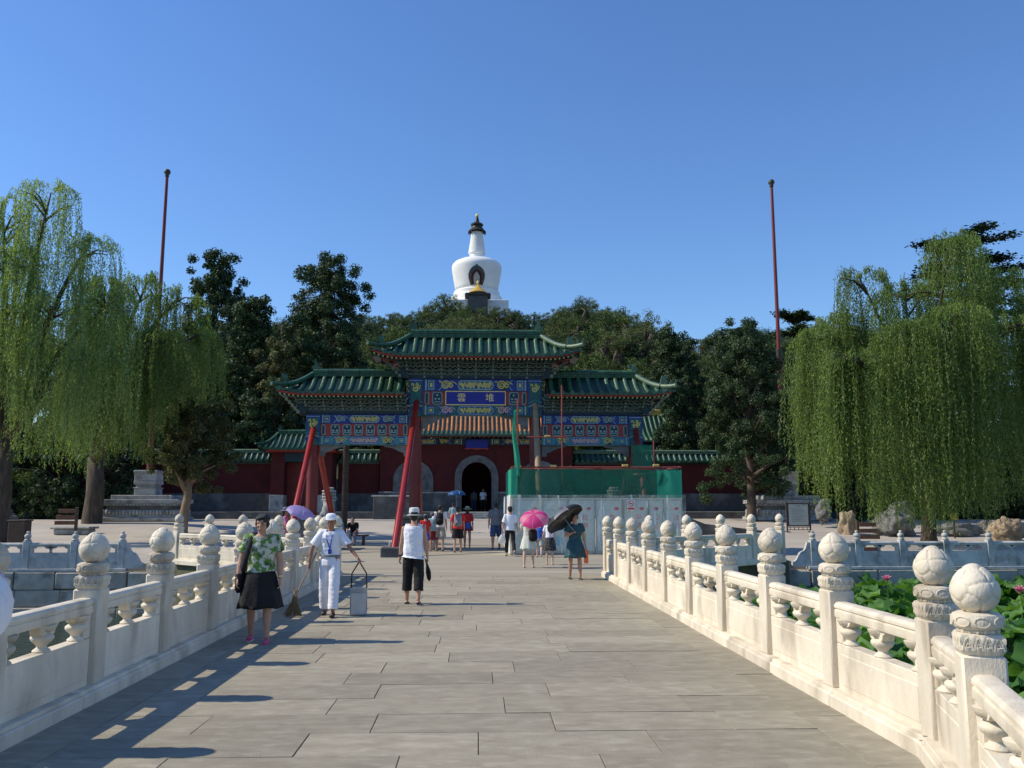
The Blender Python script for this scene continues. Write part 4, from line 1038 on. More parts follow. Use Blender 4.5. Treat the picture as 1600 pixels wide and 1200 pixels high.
tiled_roof(hall, 0, 3.0, (6.2,6.2), (8.3,8.3), 4.4, 8.6, 5.62, .5, step=.34, r=.09, main='tile_orange', rim='tile_green', ridge_mat='tile_green', ridge_h=.35, back=False, beasts=3, seg=9)
# stone platform and steps
pf = struct(empty('terrace', (XA, 60, .7)))
mb = MB(); mb.box(-40,40,1.0,8.0,-.6,.55,.03); mb.build('terrace_body', 'brick_grey', pf)
for k in range(4):
    mb = MB(); mb.box(-3.2,3.2,-.6+.4*k,1.05,-.05 if k == 0 else -.05+.14*k+.002,.09+.14*k,.015); mb.build('step', 'marble_grey', pf)
# side walls
def temple_wall(x0, x1, label):
    root = tag(empty('temple_wall', ((x0+x1)/2, HY+1, 1.25)), label, 'wall'); h = (x1-x0)/2
    mb = MB(); mb.box(-h,h,-.45,.45,-.3,1.35,.02); mb.build('wall_base', 'brick_grey', root)
    mb = MB(); mb.box(-h,h,-.38,.38,1.35,3.55); mb.build('wall_face', 'wall_red', root)
    mb = MB(); mb.box(-h,h,-.5,.5,3.55,3.72); mb.build('cornice', 'tile_pan', root)
    tiled_roof(root, 0, 0, (h,h), (h,h), .75, 4.45, 3.80, 0, hips=(False,False), step=.42, r=.10, main='tile_green', ridge_mat='tile_pale', ridge_h=.16, back=False, seg=3, drop=False)
    return root
temple_wall(-42, -15.2, 'dark red temple wall with green tile coping left of the gate'); temple_wall(-10.6, -7.5, 'short red wall between the side gate and the gate hall, left of it')
temple_wall(7.3, 42, 'dark red temple wall with green tile coping right of the gate')
def side_gate(xc, label):
    root = tag(empty('side_gate', (xc, HY-1.6, 1.25)), label, 'gatehouse')
    for s in (-1,1):
        mb = MB(); a, b = sorted((s*1.25, s*2.2)); mb.box(a,b,0,2.2,1.2,4.3); mb.build('pier', 'wall_red', root); mb = MB(); mb.box(a-.03,b+.03,-.03,2.23,-.1,1.2,.02); mb.build('pier_base', 'marble_grey', root)
    mb = MB(); mb.box(-1.25,1.25,1.1,1.25,0,3.6); d = mb.build('door', 'lacquer_worn', root)
    mb = MB(); mb.box(-.01,.01,1.08,1.1,.05,3.55); mb.build('door_gap', 'black_void', d)
    mb = MB(); mb.box(-1.25,1.25,.0,.6,3.6,4.3,.02); mb.build('beam', 'bracket_dark', root); mb = MB(); mb.box(-2.5,2.5,-.5,2.7,4.3,4.45); mb.build('eave_board', 'paint_red', root)
    tiled_roof(root, 0, 1.1, (2.0,2.0), (3.1,3.1), 1.9, 5.75, 4.5, .25, step=.38, r=.09, main='tile_green', back=False, seg=5, beasts=2)
side_gate(-12.9, 'red side gate with green tiled roof left of the gate hall')
def tower(xc, label):
    root = tag(empty('tower', (xc, 76, .76)), label, 'tower')
    mb = MB(); mb.box(-2.6,2.6,-2.6,2.6,0,5.6); mb.build('tower_body', 'wall_red', root); mb = MB(); mb.box(-2.8,2.8,-2.8,2.8,5.6,6.4); mb.build('lintel', 'bracket_dark', root)
    tiled_roof(root, 0, 0, (1.9,1.9), (3.6,3.6), 3.5, 9.0, 6.4, .6, step=.42, r=.11, main='tile_green', rim='tile_pale', ridge_mat='tile_gold', back=False, seg=6, ridge_h=.4, sunlit_hip=True)
tower(-17.6, 'small tower with orange and green tiled roof behind the left wall'); tower(14.4, 'small tower with yellow-ridged tiled roof behind the right wall')

# ------------------------------------------------------------------ white stupa on the hilltop
SX, SY = -.75, 240.0
stp = tag(empty('white_stupa', (SX, SY, 50)), 'white bell-shaped stupa with tapering ringed spire on top of the wooded hill', 'stupa')
mb = MB(); mb.box(-10,10,-10,10,0,4,.1); mb.box(-8.4,8.9,-8.4,8.4,4,8.2,.1); mb.build('terrace', 'stupa_white', stp)
mb = MB(); mb.lathe([(8.1,8.2),(8.15,8.5),(8.0,8.9),(7.5,9.2),(7.3,9.3),(7.35,10.3),(7.2,10.7),(6.6,11.0),(6.55,11.2),(6.6,12.0),(6.4,12.3),(6.0,12.5)], 64); mb.build('base_rings', 'stupa_white', stp, smooth=35.0)
mb = MB(); mb.lathe([(5.95,12.4),(6.2,13.4),(6.6,15.5),(6.95,17.6),(7.15,19.0),(7.15,19.6),(6.95,20.2),(6.3,20.9),(5.0,21.55),(3.6,21.95),(2.1,22.15)], 72); mb.build('bell', 'stupa_white', stp, smooth=True)
mb = MB(); mb.lathe([(2.05,22.0),(2.05,23.5),(2.3,23.6),(2.3,23.8)], 32); mb.build('neck', 'stupa_white', stp, smooth=35.0)
mb = MB(); prof = [(2.42,23.75),(2.42,24.1)]
for k in range(13):
    z = 24.1+6.2*k/13; r_ = 2.4-.85*(k/13); prof += [(r_,z),(r_-.02,z+.36),(r_-.14,z+.40),(r_-.14,z+.46)]
mb.lathe(prof, 36); mb.build('ringed_spire', 'stupa_white', stp, smooth=30.0)
mb = MB(); mb.lathe([(1.6,29.9),(1.62,30.6),(2.3,30.5),(2.55,30.2),(2.6,30.35),(2.0,31.0),(1.5,31.6),(1.45,32.0),(1.75,32.1),(1.85,32.5),(1.2,32.9),(.7,33.2),(.45,34.3),(.35,34.8)], 28); c = mb.build('bronze_canopy', 'bronze', stp, smooth=35.0)
for k in range(14):
    a = k*6.283/14; mb = MB(); mb.lathe([(.16,-.5),(.15,-.35),(.07,0)], 8, (2.5*math.cos(a),2.5*math.sin(a),30.2)); mb.build('bell_chime', 'bronze', c)
mb = MB(); mb.lathe([(.25,34.7),(.48,35.0),(.5,35.3),(.3,35.6),(.05,35.85)], 14); mb.build('gilt_finial', 'paint_gilt', stp, smooth=True)
# horseshoe niche on the front
def bellr(z): 
    P_ = [(12.4,5.95),(13.4,6.2),(15.5,6.6),(17.6,6.95),(19.0,7.15)]
    for (a, ra), (b, rb) in zip(P_, P_[1:]):
        if a <= z <= b: return ra+(rb-ra)*(z-a)/(b-a)
    return 7.1
def niche(sc_, off, mat_, name, z0, dome):
    mb = MB(); n = 20; out = []
    for k in range(n+1):
        t = k/n; a = -math.pi*.5+0; 
    pts = [(-1.55*sc_, 0),(-1.75*sc_,.7*dome),(-2.05*sc_,1.8*dome),(-2.1*sc_,2.9*dome),(-1.75*sc_,3.9*dome),(-1.1*sc_,4.6*dome),(-.45*sc_,4.95*dome),(0,5.4*dome),(.45*sc_,4.95*dome),(1.1*sc_,4.6*dome),(1.75*sc_,3.9*dome),(2.1*sc_,2.9*dome),(2.05*sc_,1.8*dome),(1.75*sc_,.7*dome),(1.55*sc_,0)]
    vs = []; 
    for x, z in pts: vs.append((x, -math.sqrt(bellr(z0+z)**2-x*x)-off, z0+z))
    for x, z in pts: vs.append((x, -math.sqrt(bellr(z0+z)**2-x*x)+.2, z0+z))
    c_ = len(vs); vs.append((0, -bellr(z0+2.5*dome)-off, z0+2.5*dome)); N = len(pts)
    mb.add(vs, [(c_, i, (i+1) % N) for i in range(N)]+[(i, i+N, (i+1) % N+N, (i+1) % N) for i in range(N)])
    return mb.build(name, mat_, stp)
niche(1.1, .12, 'niche_grey', 'niche_frame', 12.9, 1.08); niche(.72, .30, 'wall_red', 'niche_panel', 13.0, .80); niche(.42, .45, 'marble_grey', 'niche_door', 13.0, .66)
pav = tag(empty('hilltop_pavilion', (SX+.35, SY-11.5, 50)), 'small pavilion with gilded conical roof in front of the white stupa', 'pavilion')
mb = MB(); mb.box(-2.7,2.7,-2.3,2.3,0,8.3); mb.build('pavilion_body', 'niche_grey', pav)
mb = MB(); mb.lathe([(2.2,8.2),(2.2,9.2)], 16); mb.build('drum', 'dark_wood', pav); mb = MB(); mb.prism([(-3.5,8.1),(3.5,8.1),(3.3,8.6),(-3.3,8.6)], 'y', -2.8, 2.8); mb.build('lower_roof', 'bronze', pav, fixn=True)
mb = MB(); mb.lathe([(2.6,9.1),(2.6,9.3),(2.0,9.8),(1.2,10.5),(.45,11.3),(.2,11.5)], 24); mb.build('roof', 'tile_gold', pav, smooth=35.0)
mb = MB(); mb.lathe([(.12,11.4),(.16,11.8),(.36,12.1),(.38,12.4),(.1,12.7)], 12); mb.build('finial', 'paint_gilt', pav, smooth=True)

# ------------------------------------------------------------------ flagpoles, their pedestals
def flagpole(x, y, top, side):
    rt = tag(empty('flagpole', (x, y, .76)), 'tall dark red flagpole with ball top rising %s' % ('above the weeping willow and the left pedestal' if side == 'l' else 'beside the weeping willow on the right'), 'flagpole')
    h = top-.76; m_ = 'lacquer_worn'
    mb = MB(); mb.tube([(0,0,3.0),(0,0,h*.48)], [.20,.17], 14); mb.build('lower_mast', m_, rt, smooth=40.0)
    mb = MB(); mb.tube([(0,0,h*.47),(0,0,h-.5)], [.135,.10], 14); mb.build('upper_mast', m_, rt, smooth=40.0)
    mb = MB(); mb.lathe([(.12,h-.55),(.14,h-.45),(.12,h-.4),(.21,h-.28),(.22,h-.15),(.15,h-.03),(.02,h)], 14); mb.build('ball', 'bronze', rt, smooth=True)
    mb = MB(); mb.tube([(0,0,h*.465),(0,0,h*.485)], .2, 14); mb.build('iron_collar', 'bronze', rt)
    pd = tag(empty('flagpole_pedestal', (x, y, .72)), 'carved stone pedestal with lotus-petal base carrying the %s flagpole' % ('left' if side == 'l' else 'right'), 'pedestal')
    for i, (w, z0, z1, m_) in enumerate(((2.5,0,.22,'marble_grey'),(2.35,.22,.36,'marble_grey'),(2.1,.70,.95,'brick_grey'),(2.45,1.08,1.34,'marble_grey'),(1.9,1.34,1.62,'marble_grey'))):
        mb = MB(); mb.box(-w,w,-1.5*w/2.5,1.5*w/2.5,z0,z1+.003,.03); mb.build('tier', m_, pd)
    for (w, z0, z1) in ((2.3,.36,.70),(2.3,.95,1.08)):
        n = 22
        for k in range(n):
            mb = MB(); xk = -w+2*w*(k+.5)/n; 
            mb.ell((xk,-1.5*w/2.5,(z0+z1)/2), (w/n*1.02,.10,(z1-z0)/2*1.02), 8, 6); mb.build('petal', 'marble_grey', pd, smooth=True)
        mb = MB(); mb.box(-w,w,-1.5*w/2.5+.02,1.5*w/2.5,z0,z1); mb.build('tier', 'marble_grey', pd)
    for (w, z0, z1) in ((.66,1.62,2.05),(.72,2.05,2.12),(.60,2.12,2.30),(.70,2.30,2.55),(.68,2.55,3.05),(.74,3.05,3.22)):
        mb = MB(); mb.box(-w,w,-w,w,z0,z1,.03); mb.build('pillar_stone', 'marble' if z0 > 2.2 and side == 'r' else 'marble_grey', pd)
    if side == 'r':
        pass
flagpole(-21.4, 57, 24.5, 'l'); flagpole(20.5, 57, 24.4, 'r')
# ================================================================== TREES
import numpy as np
def quadmesh(name, c, a, b, mat_):
    """N diamond leaves: centres c, half axes a (length) and b (width)"""
    N = len(c); v = np.stack([c-a, c+b, c+a, c-b], 1).reshape(-1, 3).astype(np.float32)
    me = bpy.data.meshes.new(name); me.vertices.add(4*N); me.vertices.foreach_set('co', v.ravel())
    me.loops.add(4*N); me.loops.foreach_set('vertex_index', np.arange(4*N, dtype=np.int32))
    me.polygons.add(N); me.polygons.foreach_set('loop_start', np.arange(0, 4*N, 4, dtype=np.int32))
    me.materials.append(MT[mat_]); me.update(); me.validate(); return me
def unit(v): return v/np.maximum(1e-9, np.linalg.norm(v, axis=-1, keepdims=True))
def clump_crown(name, rs, centres, radii, per, size, mat_, aspect=.55, up=.3, jitter=.28):
    cs = []; ns = []
    for c, r in zip(centres, radii):
        n = max(8, int(per*(r/np.mean(radii))**2)); d = unit(rs.normal(size=(n,3))); rad = r*(1-np.abs(rs.normal(0, jitter, n)))[:,None]
        cs.append(np.array(c)+d*rad*np.array([1,1,.85])); ns.append(unit(d+np.array([0,0,up])))
    c = np.concatenate(cs); nrm = unit(np.concatenate(ns)+rs.normal(0,.55,(len(c),3)))
    a = unit(np.cross(nrm, rs.normal(size=(len(c),3)))); b = np.cross(nrm, a); s = size*rs.uniform(.6,1.3,(len(c),1))
    return quadmesh(name, c, a*s, b*s*aspect, mat_)
def limbs_to(mb, base, trunk_top, targets, r0, rs):
    for t in targets:
        t = Vector(t); z0 = base.z+(trunk_top.z-base.z)*min(.95, max(.25, (t.z-base.z)/(trunk_top.z-base.z)*.72)); f = (z0-base.z)/(trunk_top.z-base.z)
        s = base.lerp(trunk_top, f); m = s.lerp(t, .5)+Vector((rs.normal(0,.15), rs.normal(0,.15), .12*(t-s).length))
        rr_ = r0*(1-f)*.5+.04; mb.tube([s, m, t], [rr_, rr_*.6, rr_*.2], 6)
def make_tree(seed, h, w, prof, nclump, cr, per, size, leaf, bark='bark', base_r=None, lean=0.0, low=.18, up=.3, sub=5):
    """returns (trunk mesh, crown mesh); prof(t) gives the crown radius share at height share t.
    Boughs are spread round the stem, each carrying several small tufts"""
    rs = np.random.RandomState(seed); cen = []; rad = []; tips = []
    for k in range(nclump):
        t = low+(1-low)*(k+rs.uniform(.0,1.0))/nclump; R_ = w/2*prof(t)*rs.uniform(.78,1.12); a = k*2.399+rs.normal(0,.6); q = R_*math.sqrt(rs.uniform(.10,1))
        q = min(q, max(0, R_-cr*.35)); c0 = np.array((q*math.cos(a)+lean*t*h, q*math.sin(a), t*h-cr*.4)); tips.append(tuple(c0))
        for j in range(sub):
            cen.append(c0+rs.normal(0,1,3)*np.array((cr*.62,cr*.62,cr*.45))); rad.append(cr*rs.uniform(.30,.62))
    crown = clump_crown('crown', rs, cen, rad, per/sub*2.7, size*.47, leaf, up=up, jitter=.45)
    mb = MB(); r0 = base_r or h*.022; base = Vector((0,0,-.3)); top = Vector((lean*h*.85, 0, h*.86))
    pts = [base.lerp(top, k/6)+Vector((rs.normal(0,.02)*h*.3*(k > 0), rs.normal(0,.02)*h*.3*(k > 0), 0)) for k in range(7)]
    pts[0] = base; mb.tube([pts[0]]+[base.lerp(top,.05)]+pts[1:], [r0*1.35, r0]+[r0*(1-.88*k/6) for k in range(1,7)], 9)
    limbs_to(mb, base, top, [tips[i] for i in range(0, nclump, max(1, nclump//22))], r0, rs)
    return mb.mesh('trunk', bark, True), crown
def plant_tree(name, meshes, loc, label, cat='tree', group=None, sc=1.0, rz=0.0):
    t = tag(empty(name, loc, rz), label, cat, group); t.scale = sc if isinstance(sc, tuple) else (sc,)*3
    put('trunk', meshes[0], t); stuff(put('crown', meshes[1], t)); return t
junip = lambda t: (.55+.9*t if t < .4 else .91*(1-((t-.4)/.62)**2*.80)) if t < 1 else .2
conic = lambda t: max(.12, (1.05-t)*1.25) if t > .3 else .75+.5*t
roundp = lambda t: max(.15, math.sin(math.pi*min(1, t*.86+.10))**.6)
# --- named trees near the temple wall (x, y, base, height, width)
plant_tree('juniper_tree', make_tree(1, 23.8, 11.8, junip, 92, 1.35, 330, .25, 'leaf_juniper', base_r=.5, low=.25), (-14.0,78,.76), 'tall open juniper with ragged clumped crown above the left archway roof')
plant_tree('juniper_tree', make_tree(222, 26.0, 8.6, junip, 60, 1.35, 300, .28, 'leaf_juniper', base_r=.5, low=.4), (-26.8,86,.76), 'round-topped dark juniper rising just right of the left willow')
plant_tree('juniper_tree', make_tree(3, 18.8, 8.6, conic, 70, 1.15, 300, .25, 'leaf_juniper', base_r=.4, low=.2), (-19.6,74,.76), 'dark juniper between the left willow and the tall open juniper')
plant_tree('juniper_tree', make_tree(4, 14.8, 5.6, conic, 36, 1.0, 280, .23, 'leaf_juniper_brown', base_r=.35, low=.2), (-16.6,71,.76), 'lower olive juniper beside the tall open juniper above the red wall')
plant_tree('juniper_tree', make_tree(5, 7.6, 4.4, lambda t: .95 if t < .6 else .60, 34, .85, 520, .15, 'leaf_juniper_brown', 'bark_pale', base_r=.30, lean=.06, low=.42), (-16.1,48,.28), 'small twisted juniper with peeling pale trunk beside the left pedestal')
plant_tree('juniper_tree', make_tree(6, 17.8, 5.2, conic, 40, 1.0, 280, .24, 'leaf_juniper', base_r=.4), (20.6,84,.76), 'slim dark juniper just right of the archway roof, pointed top')
plant_tree('juniper_tree', make_tree(7, 17.6, 5.6, conic, 40, 1.1, 280, .24, 'leaf_juniper', base_r=.4), (23.4,80,.76), 'dark juniper second to the right of the archway roof')
plant_tree('juniper_tree', make_tree(8, 16.6, 6.2, conic, 44, 1.1, 300, .23, 'leaf_juniper', base_r=.4), (22.6,71,.76), 'tall spiky juniper left of the right flagpole')
plant_tree('juniper_tree', make_tree(9, 12.6, 6.8, junip, 64, .95, 380, .17, 'leaf_juniper', base_r=.34, low=.22), (17.7,55.5,.66), 'broad green juniper on a dark trunk in front of the right red wall')
plant_tree('juniper_tree', make_tree(10, 12.6, 6.6, junip, 60, .95, 380, .17, 'leaf_juniper', base_r=.34, low=.18), (20.9,60.2,.76), 'full green juniper between the right flagpole and the right willow')
plant_tree('juniper_tree', make_tree(13, 8.5, 3.6, junip, 24, .8, 300, .17, 'leaf_hill', base_r=.25, low=.3), (9.5,70,.76), 'small green tree seen through the right bay of the archway')
plant_tree('juniper_tree', make_tree(14, 8.3, 3.4, junip, 24, .8, 300, .17, 'leaf_juniper_brown', base_r=.25, low=.3), (-8.0,69.5,.76), 'small olive tree seen through the left bay of the archway')
plant_tree('juniper_tree', make_tree(15, 11.5, 4.6, conic, 34, .95, 300, .2, 'leaf_juniper', base_r=.3, low=.25), (16.6,70.5,.76), 'dark juniper hiding the small tower right of the archway')
plant_tree('juniper_tree', make_tree(17, 17.0, 6.0, conic, 44, 1.05, 280, .23, 'leaf_juniper', base_r=.4, low=.2), (17.6,77,.76), 'dark juniper directly behind the right end of the archway roof')
plant_tree('juniper_tree', make_tree(18, 16.2, 6.4, conic, 44, 1.1, 280, .23, 'leaf_juniper', base_r=.4, low=.2), (26.0,76,.76), 'dark juniper right behind the right flagpole')
plant_tree('juniper_tree', make_tree(19, 17.5, 7.0, conic, 50, 1.1, 280, .24, 'leaf_juniper', base_r=.4, low=.2), (-22.6,80,.76), 'dark juniper filling the gap left of the tall open juniper')
plant_tree('juniper_tree', make_tree(16, 9.5, 4.6, junip, 30, .95, 300, .2, 'leaf_juniper', base_r=.3, low=.3), (-17.4,68.6,.76), 'dark low juniper over the left wall by the small tower')
def layered(seed, h, w, leaf, n=9, up0=.35):
    rs = np.random.RandomState(seed); cen = []; rad = []; mb = MB(); mb.tube([(0,0,-.3),(.1,0,h*.5),(0,.1,h*.97)], [h*.022,h*.014,h*.004], 8)
    for k in range(n):
        z = h*(up0+(1-up0)*k/(n-1)); L = w/2*(1-.45*(k/(n-1))**1.5)
        for j in range(4):
            a = k*1.9+j*1.57+rs.normal(0,.3); mb.tube([(0,0,z-.3),(math.cos(a)*L*.9, math.sin(a)*L*.9, z+.1)], [.09,.03], 5)
            for q in np.linspace(.3,1,5):
                cen.append((math.cos(a)*L*q+rs.normal(0,.2), math.sin(a)*L*q+rs.normal(0,.2), z+rs.normal(0,.1))); rad.append(L*.20)
    # flat sprays
    cs = []; 
    for c, r in zip(cen, rad): cs.append(np.array(c)+rs.normal(size=(150,3))*np.array([r*.75,r*.75,.10]))
    c = np.concatenate(cs); nrm = unit(rs.normal(0,.35,(len(c),3))+np.array([0,0,1])); a = unit(np.cross(nrm, rs.normal(size=(len(c),3)))); b = np.cross(nrm,a); s = rs.uniform(.10,.22,(len(c),1))
    return mb.mesh('trunk', 'bark', True), quadmesh('crown', c, a*s, b*s*.5, leaf)
plant_tree('pine_tree', layered(11, 19.0, 7.5, 'leaf_juniper', 6, .6), (30.6,80,.76), 'flat-topped pine behind the right flagpole')
plant_tree('cedar_tree', layered(12, 20.6, 10.5, 'leaf_cedar', 9, .45), (36.2,60.5,.76), 'dark layered cedar rising behind the right willow')
# --- trees closing the view behind the willows
BG = [make_tree(20+k, 14, 8.5, roundp, 40, 1.5, 170, .34, ('leaf_juniper','leaf_hill','leaf_juniper')[k], base_r=.3, low=.08) for k in range(3)]
labels_bg = []
i = 0
for (x, y, h, where) in ((-52,74,15,'farthest left'),(-45,70,12.5,'second from the left edge'),(-37.5,73,16,'behind the upper left willow'),(-31,71,13,'behind the left pedestal'),(-25,72,14.5,'over the left red wall'),
                         (27,70,13,'behind the right pedestal'),(32,66,11,'behind the right rocks'),(38,69,14,'under the cedar'),(45,66,13,'near the right edge'),(53,70,14,'farthest right'),(26.0,64,8.5,'low beside the right pedestal')):
    plant_tree('evergreen_tree', BG[i % 3], (x,y,.76), 'dense dark evergreen tree ' + ('standing ' if i < 5 else 'growing ') + where, sc=(h/14*1.05,h/14*1.05,h/14), rz=i*1.1); i += 1
for (x, y, h, where) in ((-38.5,62,9.0,'at the left edge behind the willow trunk'),(-34.0,62.5,8.0,'between the two left willow trunks'),(-29.5,62,9.5,'left of the left pedestal'),(-26.0,62.5,8.0,'just behind the left pedestal'),(29.5,60.5,9.0,'behind the curtain of the right willow'),(34.5,61,9.5,'under the layered cedar'),(39.5,61,9.0,'beyond the right willow'),(44.5,61,9.5,'at the right edge')):
    plant_tree('evergreen_tree', BG[i % 3], (x,y,.76), 'bushy evergreen before the red wall ' + where, sc=(h/14*1.25,h/14*1.0,h/14), rz=i*1.3); i += 1
# low shrubs in the dark under the willows
SH = [make_tree(40+k, 2.6, 3.4, lambda t: .9 if t < .7 else .6, 22, .6, 150, .14, 'leaf_juniper', base_r=.05, low=.1) for k in range(2)]
k = 0
for (x, y, s, where) in ((-36,60,1.15,'at the far left'),(-32.5,60.5,1.0,'second from the left'),(-29,60,1.2,'behind the left willow trunks'),(-26.3,60.3,.9,'beside the left pedestal'),
                         (24.4,55,.8,'right of the right pedestal'),(27,58,1.2,'behind the pale rock'),(30.5,57,1.1,'behind the big grey rock'),(34,58,1.2,'behind the yellow notice'),(38,57.5,1.2,'near the right edge'),(42,57,1.3,'at the far right')):
    plant_tree('shrub', SH[k % 2], (x,y,.70), 'dark leafy shrub under the willows ' + where, 'shrub', sc=s, rz=k*.9); k += 1
# --- the wooded hill
HM = [make_tree(60+k, 1.0, .78, (roundp, conic, roundp, junip)[k], 46, .125, 120, .021, ('leaf_hill','leaf_juniper','leaf_hill_pale','leaf_hill')[k], base_r=.02, low=.12) for k in range(4)]
sil = [(-200,560),(200,520),(340,500),(430,500),(575,492),(612,493),(650,480),(690,465),(728,484),(800,492),(850,486),(900,472),(950,480),(1000,494),(1040,530),(1075,525),(1110,520),(1200,515),(1300,505),(1500,520),(1800,560)]
def s_at(px):
    for (a, ya), (b, yb) in zip(sil, sil[1:]):
        if a <= px <= b: return ya+(yb-ya)*(px-a)/(b-a)
    return 560
def elev(py): return math.tan(R(8.1)+math.atan((600-py)/1340))
rr = random.Random(17); HT = []
for Y, off, st_ in ((214,2,26),(190,10,30),(165,24,34),(140,42,40),(118,64,46),(98,88,54)):
    px = 250+rr.uniform(0,20)
    while px < 1420:
        py = s_at(px)+off+rr.uniform(-8,8)
        x = (px-747)/1340*Y*1.01; top = 1.65+elev(py)*Y
        zt = .76+hill(x, Y); h = top-zt
        if Y < 120 and (430 < px < 560): h = 0
        if h > 5: HT.append((x, Y+rr.uniform(-5,5), zt, h))
        px += st_*rr.uniform(.8,1.25)
for i, (x, y, zt, h) in enumerate(HT):
    m_ = HM[rr.randrange(4)]; w = min(h, 15)*rr.uniform(.95,1.25)
    plant_tree('hill_tree', m_, (x,y,zt-.2), 'green tree in the dense wood covering the hill below the white stupa', 'tree', 'trees of the wooded hill', (w*1.05,w*1.05,h), rr.uniform(0,6))
# the tallest hill trees, which stand out against the sky
for (px, py, Y, w, m_, lab) in ((690,460,200,15,0,'rounded tree on the hilltop just left of the stupa'),(905,468,185,11,1,'dark round tree standing highest on the skyline right of the stupa'),(960,484,150,17,3,'large green tree on the right shoulder of the hill'),(1005,492,140,15,2,'pale green tree where the hill drops to the right'),(612,490,190,8,1,'pointed tree on the skyline left of the stupa')):
    x = (px-747)/1340*Y*1.01; top = 1.65+elev(py)*Y; zt = .76+hill(x,Y)
    plant_tree('hill_tree', HM[m_], (x,Y,zt-.2), lab, 'tree', None, (w,w,top-zt), px*.1)

for k_, (px, py) in enumerate(((716,477),(733,481),(752,483),(771,482),(790,484),(808,486))):
    Y = 212; x = (px-747)/1340*Y*1.01; top = 1.65+elev(py)*Y; zt = .76+hill(x,Y)
    plant_tree('hill_tree', HM[k_ % 4], (x,Y,zt-.2), 'tree close below the foot of the stupa, %s of six from the left' % ('first','second','third','fourth','fifth','last')[k_], 'tree', None, (9,9,top-zt+.4), k_*1.3)
# --- weeping willows
def willow(seed, trunk_xy, base_r, h_fork, lobes, nstr, ymin_fn, leaf, spacing=.062, lsize=.070):
    """lobes: (x, y, z_top, radius, share, length); strands spring from each lobe's dome and hang"""
    rs = np.random.RandomState(seed); mb = MB(); tx, ty = trunk_xy
    mb.tube([(tx,ty,-.4),(tx,ty,.3),(tx+.1,ty,h_fork*.5),(tx,ty,h_fork)], [base_r*1.5,base_r,base_r*.85,base_r*.75], 11)
    for (x,y,zt,r,sh,L) in lobes:
        p0 = Vector((tx,ty,h_fork-.3)); p3 = Vector((x,y,zt-.3)); pts = [p0.lerp(p3, t)+Vector((0,0,math.sin(t*math.pi)*.12*(p3-p0).length)) for t in (0,.25,.5,.75,1)]
        mb.tube(pts, [base_r*.5,base_r*.36,base_r*.26,base_r*.16,.03], 7)
        for k in range(5):
            a = rs.uniform(0,6.28); q = pts[3].lerp(p3, rs.uniform(0,.8)); e = Vector((x+math.cos(a)*r*.7, y+math.sin(a)*r*.7, zt-.2-.3*r*rs.uniform(.3,1))); mb.tube([q, q.lerp(e,.5)+Vector((0,0,.25)), e], [.06,.04,.015], 5)
    C = []; D = []; tw = MB(); tot = sum(l[4] for l in lobes)
    for (x,y,zt,r,sh,L) in lobes:
        n = int(nstr*sh/tot); ntuft = max(6, n//11); tufts = []
        for k in range(ntuft):
            a = rs.uniform(0,6.28); q = math.sqrt(rs.uniform(0,1)); tufts.append((a, q, rs.uniform(.55,1.15)))
        for k in range(n):
            a, q, ll = tufts[rs.randint(ntuft)]; a += rs.normal(0,.16); q = min(1, max(0, q+rs.normal(0,.07)))
            s = np.array([x+math.cos(a)*r*q*.75, y+math.sin(a)*r*q*.75, zt-r*.9*(1-math.sqrt(max(0,1-(q*.92)**2)))+rs.normal(0,.12)])
            out = np.array([math.cos(a), math.sin(a), 0])*(.25+.5*q); ln = L*ll*rs.uniform(.7,1.1)
            floor_ = ymin_fn(s[0])+rs.uniform(0,.9)**2*3.0
            ln = max(.6, min(ln, s[2]-floor_))
            m = int(ln/spacing); t = np.arange(m)*spacing
            hor = (1-np.exp(-t/.55))*.9; sway = rs.normal(0,.06)
            p = s+out*hor[:,None]; p[:,2] = s[2]+.35*np.sin(np.minimum(t,1.1)/1.1*math.pi)*(.5+.5*q)-np.maximum(0,t-.25)*.97
            p[:,0] += sway*t+.05*np.sin(t*2+k); p[:,1] += .05*np.cos(t*1.7+k)
            C.append(p+rs.normal(0,.022,p.shape)); dr = np.zeros_like(p); dr[:,2] = -1.0; dr += rs.normal(0,.55,p.shape); D.append(unit(dr))
            if k % 5 == 0 and m > 6:
                idx = list(range(0, m, max(3, m//7))); tw.tube([p[j] for j in idx], .006, 3, False)
    C = np.concatenate(C); D = np.concatenate(D); B = unit(np.cross(D, rs.normal(size=C.shape))); s = rs.uniform(.7,1.35,(len(C),1))*lsize
    return mb.mesh('trunk', 'bark', True), quadmesh('crown', C+D*s*.8, D*s, B*s*.26, leaf), tw.mesh('twigs', 'twig')
def plant_willow(meshes, loc, label):
    t = tag(empty('willow_tree', loc), label, 'tree'); put('trunk', meshes[0], t); c = stuff(put('crown', meshes[1], t)); stuff(put('twigs', meshes[2], c)); return t
# right willow, root at (19, 38)
plant_willow(willow(101, (1.2,2.2), .34, 4.2, [(-2.6,-.5,12.1,1.25,1.1,8.5),(2.1,0,13.9,1.5,1.8,9),(-.2,.3,11.7,1.7,1.6,8),(-4.1,.2,9.6,1.5,1.5,7.5),(4.2,.3,12.3,1.9,1.7,9),(-2.8,1.2,10.4,1.7,1.3,8),(1.0,-1.6,10.2,1.8,2.0,13),(3.4,-1.4,9.8,1.8,1.7,12.5),(-1.2,-1.8,9.4,1.8,1.9,12),(-3.6,-1.3,8.4,1.6,1.5,10.0),(6.2,-.4,11.4,2.1,1.9,12),(.2,2.2,9.6,2.2,1.2,7.5)], 2350, lambda x: .40+.4*math.sin(x*2.1)+(.9 if x > 4.4 else 0)+(.9 if x < -4.2 else 0), 'leaf_willow'), (19.6,37.2,-.05), 'big weeping willow with curtains of hanging branches on the right shore')
